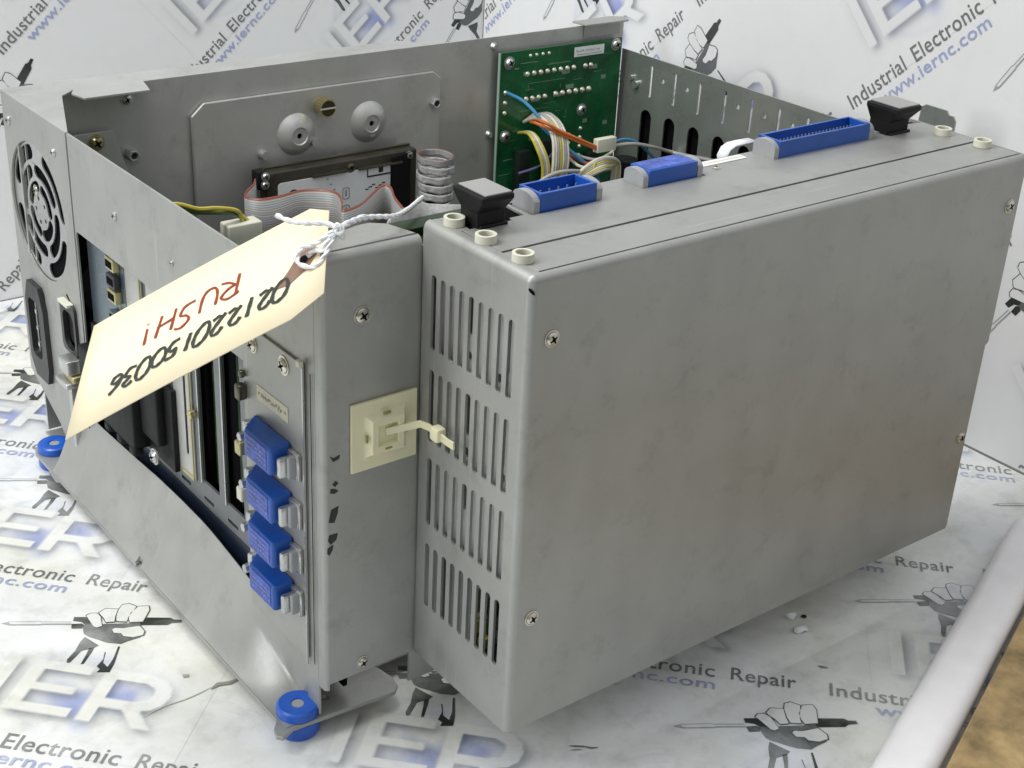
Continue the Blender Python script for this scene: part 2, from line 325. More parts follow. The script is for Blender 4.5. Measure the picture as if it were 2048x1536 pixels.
# ------------------------------------------------------------------ printed sheets (table and two walls), one repeating print
MOTIF = {"prong1": [[-0.0029, 0.021], [0.0242, 0.0274], [0.0496, 0.0133], [0.0633, 0.0011], [0.0389, -0.0047], [0.0227, 0.007], [0.0012, 0.0063]], "prong2": [[0.0031, -0.0065], [0.0254, 0.001], [0.0389, -0.0047], [0.0336, -0.0169], [0.0108, -0.0232]], "palm": [[0.0343, -0.0124], [0.037, -0.0007], [0.0728, 0.01], [0.1571, 0.0346], [0.1679, 0.0216], [0.1295, 0.0103], [0.1051, -0.0021], [0.1088, -0.0165], [0.134, -0.0192], [0.1496, -0.0242], [0.1851, -0.007], [0.1795, -0.0192], [0.1603, -0.0366], [0.1458, -0.0529], [0.1153, -0.0558], [0.0852, -0.048], [0.0615, -0.0429], [0.0474, -0.0353]], "handle": [[0.158, 0.0259], [0.1582, 0.058], [0.2209, 0.0712], [0.231, 0.0664], [0.2486, 0.0698], [0.2526, 0.0596], [0.2311, 0.0522], [0.2241, 0.0426]], "f1": [[0.0236, 0.0317], [0.0286, 0.042], [0.0429, 0.0467], [0.0566, 0.0374], [0.0763, 0.0021], [0.0668, -0.0068], [0.0577, -0.0046]], "f2": [[0.0477, 0.0511], [0.0563, 0.069], [0.0858, 0.0738], [0.0912, 0.0456], [0.0976, 0.0248], [0.0788, 0.0182], [0.0689, 0.0313], [0.054, 0.0435]], "f3": [[0.088, 0.0721], [0.0887, 0.0929], [0.1015, 0.1015], [0.1238, 0.0944], [0.1234, 0.076], [0.1226, 0.0486], [0.1258, 0.0316], [0.1015, 0.028], [0.0937, 0.0462]], "f4": [[0.1206, 0.0663], [0.1288, 0.0956], [0.1518, 0.1034], [0.1599, 0.087], [0.1627, 0.0404], [0.134, 0.0313], [0.1256, 0.0449]], "thumb": [[0.1056, -0.0064], [0.1092, 0.0011], [0.1291, 0.0049], [0.1622, 0.0224], [0.1814, 0.0051], [0.1835, -0.0097], [0.1649, -0.0227], [0.1415, -0.0239], [0.1323, -0.0153], [0.1144, -0.0173]], "wrist1": [[0.0552, -0.0465], [0.1004, -0.0699], [0.0927, -0.0823], [0.0706, -0.098], [0.0636, -0.1452], [0.0565, -0.1468], [0.0526, -0.1354], [0.0564, -0.1014], [0.0531, -0.0684]], "wrist2": [[0.0831, -0.0846], [0.0941, -0.0798], [0.0956, -0.1005], [0.0959, -0.1416], [0.0896, -0.1451], [0.087, -0.1108]], "wrist3": [[0.1236, -0.0897], [0.1269, -0.0911], [0.1366, -0.128], [0.1526, -0.1405], [0.1531, -0.1118], [0.1452, -0.0636], [0.1496, -0.0626], [0.163, -0.1259], [0.1653, -0.1577], [0.1372, -0.1643], [0.1394, -0.1517], [0.1282, -0.1442], [0.1317, -0.1168]], "tip": [[-0.1574, -0.0421], [-0.1414, -0.0308], [-0.0718, -0.012], [-0.0696, -0.0137], [-0.0022, 0.0019], [0.0029, -0.0088], [-0.0642, -0.0248], [-0.0644, -0.027], [-0.1346, -0.0442]]}
MOTIF['I'] = [(-.078, -.146), (-.046, -.146), (-.046, -.326), (-.078, -.326)]
MOTIF['E'] = [(-.016, -.146), (.128, -.146), (.128, -.176), (.019, -.176), (.019, -.224), (.118, -.224), (.118, -.250), (.019, -.250), (.019, -.293), (.138, -.293), (.138, -.324), (-.016, -.324)]
MOTIF['R'] = [(.158, -.144), (.26, -.144), (.30, -.155), (.325, -.18), (.332, -.21), (.325, -.24), (.305, -.262), (.283, -.27), (.33, -.326), (.287, -.326), (.243, -.274), (.192, -.274), (.192, -.326), (.158, -.326)]
MOTIF['Rhole'] = [(.192, -.176), (.262, -.176), (.287, -.19), (.293, -.21), (.285, -.232), (.26, -.243), (.192, -.243)]
LA = np.array([.8005, -.0067]); LB = np.array([-.3797, .6002])

def inside(poly, X, Y):
    r = np.zeros(X.shape, bool); n = len(poly)
    for i in range(n):
        x1, y1 = poly[i]; x2, y2 = poly[(i + 1) % n]
        c = ((y1 > Y) != (y2 > Y)) & (X < (x2 - x1) * (Y - y1) / (y2 - y1 + 1e-12) + x1); r ^= c
    return r
def blur(a, s):
    k = int(3 * s) + 1; g = np.exp(-.5 * (np.arange(-k, k + 1) / s) ** 2); g /= g.sum()
    a = np.apply_along_axis(lambda v: np.convolve(v, g, 'same'), 0, a); return np.apply_along_axis(lambda v: np.convolve(v, g, 'same'), 1, a)
# airbrushed part of the print (raised letters with soft edges over a blue globe) as a fine colour grid
H_ = .0045; GX = np.arange(-.13, .42, H_); GY = np.arange(-.44, -.05, H_)
XX, YY = np.meshgrid(GX, GY, indexing='ij')
ss = 3; fx = np.arange(GX[0], GX[-1] + H_, H_)[:len(GX)]
def cover(poly):
    a = np.zeros(XX.shape)
    for dx in (-1 / 3, 0, 1 / 3):
        for dy in (-1 / 3, 0, 1 / 3): a += inside(poly, XX + dx * H_, YY + dy * H_)
    return a / 9
let = np.clip(cover(MOTIF['I']) + cover(MOTIF['E']) + cover(MOTIF['R']) - cover(MOTIF['Rhole']), 0, 1)
sh = np.roll(np.roll(let, 3, 0), -3, 1); shb = blur(sh, 2.2); wide = blur(let, 5)
r_ = np.hypot(XX - .15, YY + .225)
ang = np.arctan2(YY + .225, XX - .15)
globe = np.clip((.155 - r_) / .05, 0, 1) * (.35 + .65 * np.clip(.5 + .5 * np.cos(ang + .9) * 1.3, 0, 1))
globe = globe * np.clip(.55 + 1.2 * (np.sin(XX * 31 + 1.3) * np.sin(YY * 37 + XX * 17)), .12, 1.0)
ring = np.exp(-((r_ - .165) / .006) ** 2) * np.clip(.5 - .5 * np.cos(ang * 1 + .2), .1, 1)
gl = np.clip(globe * .85 + ring * .25, 0, 1); gl = blur(gl, 1.4)
inkc = np.ones(XX.shape + (3,))
blue = np.array([.30, .38, .86])
inkc = inkc * (1 - gl[..., None]) + gl[..., None] * blue
dk = np.clip(shb * .62 + wide * .22, 0, .72)
inkc *= (1 - dk[..., None] * np.array([.92, .90, .84]))
inkc = inkc * (1 - let[..., None]) + let[..., None] * .985
edge = np.clip(np.minimum.reduce([XX - GX[0], GX[-1] - XX, YY - GY[0], GY[-1] - YY]) / .03, 0, 1)[..., None]
inkc = inkc * edge + (1 - edge)

def printed_sheet(name, O, U, V, u0, u1, v0, v1, PO, ang_, sc, material, marks=()):
    """sheet in the plane O + u*U + v*V, print lattice origin PO (u,v), turned by ang_ degrees and scaled by sc"""
    U, V, O = Vector(U), Vector(V), Vector(O); Nn = U.cross(V).normalized()
    e1 = np.array([math.cos(R_(ang_)), math.sin(R_(ang_))]) * sc; e2 = np.array([-math.sin(R_(ang_)), math.cos(R_(ang_))]) * sc
    verts = []; faces = []; cols = []
    def put(pts2, h, col, fcs):
        k = len(verts)
        for p in pts2: verts.append(O + U * float(p[0]) + V * float(p[1]) + Nn * h)
        cols.extend([col] * len(pts2) if not isinstance(col, np.ndarray) else [tuple(c) for c in col])
        faces.extend([tuple(k + i for i in f) for f in fcs])
    put([(u0, v0), (u1, v0), (u1, v1), (u0, v1)], 0, (1, 1, 1), [(0, 1, 2, 3)])
    base_poly = [([(-.236, 0)], None)]
    def loc(P, o): P = np.asarray(P, float); return np.array(PO) + o[0] * e1 + o[1] * e2 + P[:, :1] * e1 + P[:, 1:2] * e2
    def ok(P): return P[:, 0].min() > u0 + .002 and P[:, 0].max() < u1 - .002 and P[:, 1].min() > v0 + .002 and P[:, 1].max() < v1 - .002
    gn, gm = XX.shape; gp = np.stack([XX.ravel(), YY.ravel()], 1); gc = inkc.reshape(-1, 3)
    def tri(pts):
        b = bmesh.new(); vs = [b.verts.new((p[0], p[1], 0)) for p in pts]; f = b.faces.new(vs); bmesh.ops.triangulate(b, faces=[f]); b.verts.index_update()
        t = [tuple(v.index for v in f.verts) for f in b.faces]; b.free(); return t
    DK = (.035, .045, .04); MG = (.16, .17, .17)
    layers = [('tip', .0012, (.42, .45, .46)), ('prong1', .0012, DK), ('prong2', .0012, DK), ('handle', .0012, DK), ('palm', .0013, MG), ('wrist1', .0014, (.09, .10, .10)), ('wrist2', .0014, DK), ('wrist3', .0014, DK)]
    whites = ['f1', 'f2', 'f3', 'f4', 'thumb']
    tris = {k: tri(MOTIF[k]) for k in [l[0] for l in layers] + whites}
    # lettering, as flat meshes
    def textmesh(body, size, x, y, sx, shear=0.):
        b = MB(); b.text(body, size, (x, y, 0), (1, 0, 0), (0, 1, 0), th=0, sx=sx, off=.0006)
        vs = [(v.co.x, v.co.y) for v in b.bm.verts]; b.bm.verts.index_update(); fs = [tuple(v.index for v in f.verts) for f in b.bm.faces]; b.bm.free()
        return np.array(vs), fs
    tx = []
    for body, size, x, y, wid, col in (('Industrial', .066, -.232, -.444, .235, (.22, .23, .23)), ('Electronic', .066, .040, -.444, .262, (.22, .23, .23)), ('Repair', .066, .340, -.444, .152, (.22, .23, .23)), ('www.iernc.com', .052, -.125, -.490, .435, (.45, .50, .78))):
        vs, fs = textmesh(body, size, 0, 0, 1.); vs = vs.copy(); vs[:, 0] *= wid / (vs[:, 0].max() - vs[:, 0].min()); vs[:, 0] += x + vs[:, 1] * .0; vs[:, 1] += y
        tx.append((vs, fs, col))
    for i in range(-8, 9):
        for j in range(-8, 9):
            o = i * LA + j * LB
            c = loc([[.1, -.25]], o)[0]
            if not (u0 - .6 < c[0] < u1 + .6 and v0 - .6 < c[1] < v1 + .6): continue
            G = loc(gp, o); okm = ((G[:, 0] > u0 + .004) & (G[:, 0] < u1 - .004) & (G[:, 1] > v0 + .004) & (G[:, 1] < v1 - .004)).reshape(gn, gm)
            if okm.any():
                k = len(verts)
                verts.extend([O + U * float(p[0]) + V * float(p[1]) + Nn * .0006 for p in G]); cols.extend([tuple(c_) for c_ in gc])
                m4 = okm[:-1, :-1] & okm[1:, :-1] & okm[:-1, 1:] & okm[1:, 1:]
                for a, b_ in zip(*np.nonzero(m4)): q = k + a * gm + b_; faces.append((q, q + gm, q + gm + 1, q + 1))
            for nm, h, col in layers:
                P = loc(MOTIF[nm], o)
                if ok(P): put(P, h, col, tris[nm])
            tp = np.array(MOTIF['tip']); ct = tp.mean(0); P = loc(ct + (tp - ct) * [.93, .93] * 1 + 0 * tp, o)
            if ok(P):
                nrm = np.array([.0034 * .26, -.0034]); q = tp.copy()
                for ix in (1, 2, 3, 4): q[ix] += nrm
                for ix in (5, 6, 7, 8): q[ix] -= nrm
                q[0] = q[1] * .5 + q[8] * .5
                put(loc(q, o), .0015, (.93, .93, .93), tris['tip'])
            for nm in whites:
                q = np.array(MOTIF[nm]); cc = q.mean(0)
                d = q - cc; P = loc(cc + d * (1 + .0032 / np.maximum(.01, np.hypot(d[:, 0], d[:, 1])))[:, None], o)
                if ok(P): put(P, .0018, (.10, .11, .11), tris[nm]); put(loc(q, o), .0022, (.97, .97, .97), tris[nm])
            for vs, fs, col in tx:
                P = loc(vs, o); good = (P[:, 0] > u0 + .003) & (P[:, 0] < u1 - .003) & (P[:, 1] > v0 + .003) & (P[:, 1] < v1 - .003)
                fs2 = [f for f in fs if all(good[i_] for i_ in f)]
                if fs2: put(P, .0014, col, fs2)
    for poly, col in marks:      # scuffs and cuts in the sheet
        put(poly, .0026, col, tri(poly))
    me = bpy.data.meshes.new(name); me.from_pydata([tuple(v) for v in verts], [], faces)
    ca = me.color_attributes.new('ink', 'FLOAT_COLOR', 'POINT')
    ca.data.foreach_set('color', np.concatenate([np.array(cols, np.float32), np.ones((len(cols), 1), np.float32)], 1).ravel())
    bm = bmesh.new(); bm.from_mesh(me); 
    for f in bm.faces:
        if f.normal.dot(Nn) < 0: f.normal_flip()
    bm.to_mesh(me); bm.free()
    me.materials.append(material)
    ob = bpy.data.objects.new(name, me); COL.objects.link(ob); ob['kind'] = 'structure'
    return ob

ZT = -.152
def stroke(pts, w):
    L = []; R2 = []
    for i, p in enumerate(pts):
        q0 = pts[max(i - 1, 0)]; q1 = pts[min(i + 1, len(pts) - 1)]; d = Vector((q1[0] - q0[0], q1[1] - q0[1])).normalized(); k = w * (1 if 0 < i < len(pts) - 1 else .3)
        L.append((p[0] - d.y * k, p[1] + d.x * k)); R2.append((p[0] + d.y * k, p[1] - d.x * k))
    return L + R2[::-1]
MARKS = [(stroke([(-.51, .628), (-.480, .634), (-.454, .637), (-.41, .632), (-.372, .634), (-.335, .640)], .0016), (.62, .61, .50)), (stroke([(-.345, .632), (-.325, .640), (-.300, .630), (-.27, .632)], .006), (.40, .40, .36)),
         ([(-.375, .716), (-.362, .708), (-.366, .700), (-.378, .704)], (.45, .45, .42)), (stroke([(.879, -.085), (.884, -.094), (.893, -.104)], .0035), (.20, .21, .16)),
         (stroke([(.205, .030), (.214, .022), (.228, .012), (.242, -.004), (.255, -.010)], .0024), (.10, .11, .09)), (stroke([(.198, .018), (.212, .010), (.222, .004)], .0016), (.22, .22, .2)), (stroke([(.42, .14), (.43, .132), (.445, .128)], .002), (.5, .5, .42))]
printed_sheet('table_surface', (0, 0, ZT), (1, 0, 0), (0, 1, 0), -3.0, 2.112, -3.0, 2.985, (-.504, 1.044), -47.0, 1.0, M_TABLE, MARKS)
printed_sheet('back_wall', (0, 2.99, 0), (1, 0, 0), (0, 0, 1), -3.0, 2.112, ZT + .002, 2.2, (0.0082, 1.1743), 42.0, .955, M_WALL)
printed_sheet('side_wall', (2.116, 0, 0), (0, -1, 0), (0, 0, 1), -2.988, 3.0, ZT + .006, 2.2, (-1.1903, 1.2543), 43.6, 1.04, M_WALL)

# ------------------------------------------------------------------ the industrial computer
PC = empty('industrial_computer', (.85, 1.1, ZT)); PCI = Matrix.Translation((-.85, -1.1, -ZT))
top(PC, 'open grey steel industrial computer lying on the printed sheet on blue feet', 'computer')
_b = MB.build
def build(s, name, mats, parent=None, **k):
    o = _b(s, name, mats, parent, **k)
    if parent is PC: o.matrix_parent_inverse = PCI
    return o
MB.build = build
def screw(parent, p, d, r=.016, m=None, h=.008, name='screw', hexh=False):
    """pan head with a cross recess and a washer"""
    b = MB(); d = Vector(d).normalized(); q = d.to_track_quat('Z', 'Y').to_matrix().to_4x4(); q.translation = Vector(p)
    b.lathe([(r * 1.25, -.002), (r * 1.25, .0022), (r * 1.02, .0024)], q, 20)
    b.lathe([(r, .001), (r * .96, h * .55), (r * .72, h * .92), (r * .34, h), (r * .26, h * .45), (0, h * .4)], q, 20)
    for a in (0, 1):
        c, s_ = math.cos(a * PI / 2 + .5), math.sin(a * PI / 2 + .5); w = r * .12; L = r * .62
        b.mi = 1; k = [q @ Vector((c * x - s_ * y, s_ * x + c * y, h * 1.03)) for x, y in ((-L, -w), (L, -w), (L, w), (-L, w))]
        f = b.bm.faces.new([b.bm.verts.new(v) for v in k]); f.material_index = 1
    return b.build(name, [m or M_CHROME, M_VOID], parent)
def scribble(b, O, U, V, length, hgt, seed, th=.0006):
    """small print too blurred to read: short strokes in a row"""
    rn = random.Random(seed); O, U, V = Vector(O), Vector(U), Vector(V); x = 0.
    while x < length:
        w = hgt * rn.uniform(.25, .7)
        for q in range(2):
            u0 = x + w * .5 * q; v0 = hgt * rn.uniform(0, .5); hh = hgt * rn.uniform(.25, .5)
            b.plate(None, None, [(u0, v0), (u0 + w * .4, v0), (u0 + w * .4, v0 + hh), (u0, v0 + hh)], th=th, O=O, U=U, V=V)
        x += w * 1.3 + (hgt * .5 if rn.random() < .2 else 0)
def arc(c, r, a0, a1, n=6): return [(c[0] + r * math.cos(R_(a0 + (a1 - a0) * k / n)), c[1] + r * math.sin(R_(a0 + (a1 - a0) * k / n))) for k in range(n + 1)]

# ---- front cover: front, vented flank and rolled bends are one folded sheet
WX, DY = 1.445, .339; RV, RT, RS = .015, .015, .015
b = MB()
b.plate('y', 0, [(RV, 0), (WX - .012, 0), (WX - .012, .52), (WX, .53), (WX, .985), (WX - .004, 1 - RT), (RV, 1 - RT)])
slots = []
for z0, z1 in ((.744, .902), (.543, .702), (.347, .504), (.144, .300)):
    for k in range(9): slots.append(rrect(.0505 + .0303 * k, (z0 + z1) / 2, .0165, z1 - z0, .008))
b.plate('x', 0, [(RV, 0), (DY - .010, 0), (DY - .010, 1 - RS), (RV, 1 - RS)], slots)
b.sweep([(RV - RV * math.sin(t), RV - RV * math.cos(t), 0) for t in [R_(90) * k / 8 for k in range(9)]], None, (0, 0, 1), 1 - RT)
b.sweep([(RV + .006 - RV * math.sin(t), RV + .006 - RV * math.cos(t), 0) for t in [R_(90) * k / 8 for k in range(9)]], None, (0, 0, 1), 1 - RT)
b.sweep([(RV, RT - RT * math.cos(t), 1 - RT + RT * math.sin(t)) for t in [R_(90) * k / 8 for k in range(9)]], None, (1, 0, 0), WX - RV - .004)
b.sweep([(RS - RS * math.cos(t), RS, 1 - RS + RS * math.sin(t)) for t in [R_(90) * k / 8 for k in range(9)]], None, (0, 1, 0), DY - RS - .008)
for k_ in range(8):          # ball corner joining the three bends
    for j_ in range(8):
        q_ = []
        for a_2, c_2 in ((k_, j_), (k_ + 1, j_), (k_ + 1, j_ + 1), (k_, j_ + 1)):
            th_, ph_ = R_(90) * a_2 / 8, R_(90) * c_2 / 8
            q_.append(b.bm.verts.new((RV - RV * math.cos(ph_) * math.sin(th_), RV - RV * math.cos(ph_) * math.cos(th_), 1 - RT + RT * math.sin(ph_))))
        b.bm.faces.new(q_)
# rounded back edge of the flank
b.sweep([(.010 - .010 * math.cos(t), DY - .010 + .0095 * math.sin(t), 0) for t in [R_(90) * k / 5 for k in range(6)]], None, (0, 0, 1), 1 - RS)
b.plate('z', 1, [(RS, RS), (.028, RS), (.028, DY - .012), (RS, DY - .012)], th=-.006)
b.plate('x', WX, [(.006, 0), (DY, 0), (DY, 1), (.006, 1)], th=-.006)
cover = b.build('front_cover', M_ST, PC, label='plain grey front cover with four rows of vent slots down its flank')
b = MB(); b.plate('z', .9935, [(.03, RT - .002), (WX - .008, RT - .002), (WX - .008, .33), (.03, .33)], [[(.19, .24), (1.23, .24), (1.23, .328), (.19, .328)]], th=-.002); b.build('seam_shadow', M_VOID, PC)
b = MB(); b.plate('z', .9995, [(.030, RT + .0062), (WX - .006, RT + .0062), (WX - .006, RT + .02), (WX - .006, .1285), (.030, .1225)], th=-.006)
b.build('top_strip', M_ST, PC, bevel=.0012)
cut = [[(.197, .252), (.368, .252), (.368, .33), (.197, .33)], [(.495, .264), (.675, .264), (.675, .329), (.495, .329)]]
b = MB(); b.plate('z', 1.0, [(.030, .1295), (WX - .006, .1355), (WX - .006, .300), (1.245, .337), (.19, .337), (.186, .262), (.150, .262), (.146, .25), (.032, .25)], cut, th=-.006)
b.plate('z', 1.0, [(.030, .2505), (.048, .2505), (.054, .30), (.070, .327), (.030, .327)], th=-.006)
b.build('top_strip', M_ST, PC, bevel=.0012)
b = MB(); b.plate('z', 1.0004, [(.88, .258), (1.225, .262), (1.225, .2625), (.88, .2585)], th=-.001); b.build('seam', M_VOID, PC) if False else b.bm.free()
# inner bracket seen through the upper vent rows, board edge through the bottom row
b = MB(); b.plate('x', .022, [(.045, .32), (.315, .32), (.315, .965), (.045, .965)], [rrect(.203, .86, .016, .10, .003), rrect(.203, .765, .018, .02, .008), rrect(.085, .84, .016, .13, .003), rrect(.085, .757, .014, .018, .006), rrect(.105, .757, .010, .02, .006), rrect(.198, .65, .016, .11, .003), rrect(.2, .556, .02, .022, .008), rrect(.085, .64, .014, .12, .003), rrect(.081, .556, .014, .02, .006), rrect(.2, .46, .015, .07, .003), rrect(.088, .44, .017, .10, .003)])
b.build('inner_bracket', M_ST2, PC)
b = MB(); b.plate('x', .05, [(.03, .03), (.20, .03), (.20, .31), (.03, .31)]); 
b.build('driver_board', M_PCBD, PC)
b = MB(); rn = random.Random(3)
for k in range(16):
    y = rn.uniform(.05, .19); z = rn.uniform(.06, .29); b.mi = k % 3; b.box(.03, .05, y - .008, y + .008, z - rn.uniform(.006, .02), z + .01)
b.build('component', [M_DGREY, M_SOLDER, M_WY], PC).__setitem__('kind', 'stuff')
b = MB(); b.box(.012, .018, .247, .268, .05, .305); b.build('bracket_edge', M_BLUESTEEL, PC)
for (x, z) in ((.0523, .873), (.0473, .269), (1.4097, .8836), (1.4106, .2755)): screw(PC, (x, 0, z), (0, -1, 0), .0135)
b = MB(); b.plate('x', -.0008, rrect(.006, .985, .008, .026, .004)); b.bm.free()
b = MB(); q = MB
b.lathe([(0, .0), (.0030, .0)], Matrix.Translation((.0036, .0036, .972)) @ Matrix.Rotation(R_(90), 4, Vector((1, -1, 0)).normalized()) @ Matrix.Diagonal((1, 2.8, 1, 1)), 14)
b.build('corner_hole', M_VOID, PC)
# nylon bushings along the top corners
for (x, y) in ((.0365, .284), (.034, .181), (.036, .073), (1.400, .207), (1.404, .098)):
    b = MB(); b.cyl((x, y, 1.0), (0, 0, 1), .0205, .0165, 26, hole=.0140); b.mi = 1; b.cyl((x, y, 1.0), (0, 0, 1), .0138, .003, 20); b.mi = 0; b.tube([(x - .02, y, 1.006), (x + .0001, y - .0203, 1.006)], .0012, 5, 0)
    b.build('bushing', [M_IVORY, M_DGREY], PC, bevel=.0015)
# black pull handles with a silver face
for (x0, x1, y0, y1, sx) in ((.043, .116, .208, .302, 1), (1.252, 1.336, .232, .327, 1)):
    b = MB(); zt = 1.072
    b.hexa([(x0 + .016, y0 + .034, .96), (x1 + .008, y0 + .034, .96), (x1 + .008, y1 - .004, .96), (x0 + .016, y1 - .004, .96), (x0 + .016, y0 + .034, 1.03), (x1 + .008, y0 + .034, 1.03), (x1 + .008, y1 - .004, 1.03), (x0 + .016, y1 - .004, 1.03)])
    b.hexa([(x0 + .016, y0 + .034, 1.03), (x1 + .008, y0 + .034, 1.03), (x1 + .008, y1 - .004, 1.03), (x0 + .016, y1 - .004, 1.03), (x0, y0, 1.062), (x1 + .002, y0, 1.062), (x1 + .002, y1, 1.062), (x0, y1, 1.062)])
    b.box(x0, x1 + .002, y0, y1, 1.062, zt)
    b.box(x0 + .020, x1 + .012, y0 + .028, y0 + .036, .994, 1.006)
    h = b.build('handle', M_BLACK, PC, bevel=.003)
    b = MB(); b.box(x0 + .010, x1 - .002, y0 + .004, y1 - .004, zt, zt + .0035); b.build('face_plate', M_SILVER, h, bevel=.001)
# blue header connectors standing in the top strip
def header(x0, x1, y0, y1, h, pins, closed):
    b = MB(); t = .007; zb = .985
    if closed: b.box(x0, x1, y0, y1, zb, 1 + h, .003)
    else:
        b.box(x0, x1, y0, y0 + t, zb, 1 + h); b.box(x0, x1, y1 - t, y1, zb, 1 + h); b.box(x0, x0 + t, y0 + t, y1 - t, zb, 1 + h); b.box(x1 - t, x1, y0 + t, y1 - t, zb, 1 + h); b.box(x0 + t, x1 - t, y0 + t, y1 - t, zb, 1.002)
    o = b.build('header_connector', M_BLUE, PC, bevel=.0012)
    if closed:
        b = MB(); b.plate('z', 1 + h + .0006, rrect((x0 + x1) / 2, (y0 + y1) / 2, x1 - x0 - .012, y1 - y0 - .012, .002), th=-.0005); b.build('label', M_BLUEL, o)
    else:
        b = MB()
        for k in range(pins):
            x = x0 + .014 + (x1 - x0 - .028) * k / max(1, pins - 1)
            for yy in (.38, .68): b.box(x - .0013, x + .0013, y0 + (y1 - y0) * yy - .0013, y0 + (y1 - y0) * yy + .0013, 1.002, 1 + h * .66)
        b.build('pin', M_SOLDER, o).__setitem__('kind', 'stuff')
    for xa, xb in ((x0 - .016, x0 - .001), (x1 + .001, x1 + .016)):
        b = MB(); n = 8; ym = (y0 + y1) / 2; w = (y1 - y0) / 2
        prof = [(ym - w * 1.0, .982), (ym + w * .95, .982), (ym + w * .95, 1 + h * .6)] + [(ym + w * .95 * math.cos(t), 1 + h * .6 + h * .42 * math.sin(t)) for t in [R_(15 + 150 * k / n) for k in range(n + 1)]] + [(ym - w, 1 + h * .6)]
        b.plate('x', xa, prof, th=xb - xa); b.build('latch', M_GREYP, o, bevel=.002)
    return o
header(.220, .362, .256, .326, .037, 6, False)
header(.512, .650, .266, .327, .034, 0, True)
header(.902, 1.204, .268, .335, .038, 24, False)
b = MB(); b.plate('z', 1.0015, [(.690, .306), (.842, .306), (.842, .330), (.690, .330)], th=-.0012); lb = b.build('label', M_WHITE, PC)
b = MB(); b.plate('z', 1.0020, [(.72, .3155), (.835, .3155), (.835, .3215), (.72, .3215)], th=-.0004); b.build('print_bar', M_LABEL, lb)
screw(PC, (.728, .288, 1.0), (0, 0, 1), .008, M_CHROME, .004)
b = MB(); b.cyl((1.27, .30, .99), (0, 0, 1), .012, .013, 16); b.build('peg', M_GREYP, PC)

# ---- folded side bracket with the cable-tie mount
P = .22; HT = .965
b = MB()
b.plate('y', DY, [(-P + .010, -.004), (.0035, -.004), (.0035, HT - .018), (-P + .010, HT - .018)])
b.sweep([(-P + .010 - .010 * math.sin(t), DY + .010 - .010 * math.cos(t), -.02) for t in [R_(90) * k / 6 for k in range(7)]], None, (0, 0, 1), HT - .0)
b.sweep([(-P, DY + .010, -.02), (-P, DY + .028, -.02)], None, (0, 0, 1), HT - .0)
b.sweep([(-P + .010, DY + .018 - .018 * math.cos(t), HT - .018 + .018 * math.sin(t)) for t in [R_(90) * k / 7 for k in range(8)]], None, (1, 0, 0), P - .0065)
b.plate('z', HT, [(-P + .010, DY + .018), (.0035, DY + .018), (.0, DY + .03), (-.018, .432), (-.045, .452), (-.07, .452), (-.15, .428), (-.185, .418), (-.192, .405), (-.180, .385), (-.178, .372), (-.205, .368)], th=-.006)
side = b.build('side_bracket', M_ST, PC, label='narrow plain steel bracket carrying the cream cable tie mount')
screw(PC, (-.1316, DY, .8326), (0, -1, 0), .0155); screw(PC, (-.130, DY, .022), (0, -1, 0), .0125)
for pts in ([(-.205, .548), (-.196, .542), (-.182, .546), (-.184, .537), (-.198, .534)], [(-.200, .483), (-.192, .490), (-.186, .483), (-.194, .476)], [(-.204, .474), (-.194, .472), (-.186, .465), (-.196, .461), (-.205, .465)],
            [(-.203, .426), (-.186, .430), (-.188, .415), (-.196, .394), (-.209, .398), (-.206, .412)], [(-.208, .368), (-.188, .367), (-.192, .352), (-.205, .345), (-.211, .355)], [(-.212, .338), (-.199, .343), (-.200, .332), (-.208, .320), (-.213, .326)]):
    b = MB(); b.plate('y', DY - .0009, pts, th=.0008); b.build('ink_mark', M_INK, side)
# cable tie mount
b = MB(); x0, x1, z0, z1 = -.160, -.0065, .497, .648; y = DY
b.box(x0, x1, y - .008, y - .0005, z0, z1)
cxm, czm, hw = (x0 + x1) / 2, (z0 + z1) / 2, .037
def ring(h_, w_, yy): return [(cxm - w_, yy, czm - w_), (cxm + w_, yy, czm - w_), (cxm + w_, yy, czm + w_), (cxm - w_, yy, czm + w_)]
prev = None
n = 8
for k in range(n + 1):
    t = k / n; w_ = .066 - (.066 - hw) * t ** .55; yy = y - .008 - .015 * t ** 2.2
    cur = [b.bm.verts.new(v) for v in ring(0, w_, yy)]
    if prev:
        for i in range(4): b.bm.faces.new((prev[i], prev[(i + 1) % 4], cur[(i + 1) % 4], cur[i]))
    prev = cur
inn = [b.bm.verts.new(v) for v in ring(0, .023, y - .023)]
for i in range(4): b.bm.faces.new((prev[i], prev[(i + 1) % 4], inn[(i + 1) % 4], inn[i]))
inn2 = [b.bm.verts.new(v) for v in ring(0, .022, y - .012)]
for i in range(4): b.bm.faces.new((inn[i], inn[(i + 1) % 4], inn2[(i + 1) % 4], inn2[i]))
b.bm.faces.new(inn2)
mount = b.build('cable_tie_mount', M_CREAM, PC, bevel=.0015)
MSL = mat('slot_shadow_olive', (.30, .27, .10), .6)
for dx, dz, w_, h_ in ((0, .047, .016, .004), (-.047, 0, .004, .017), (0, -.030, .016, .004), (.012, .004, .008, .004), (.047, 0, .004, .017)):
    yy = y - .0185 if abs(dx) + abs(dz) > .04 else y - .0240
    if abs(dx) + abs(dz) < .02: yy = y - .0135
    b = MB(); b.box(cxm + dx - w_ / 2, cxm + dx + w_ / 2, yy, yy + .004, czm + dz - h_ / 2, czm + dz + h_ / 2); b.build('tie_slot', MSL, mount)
b = MB()
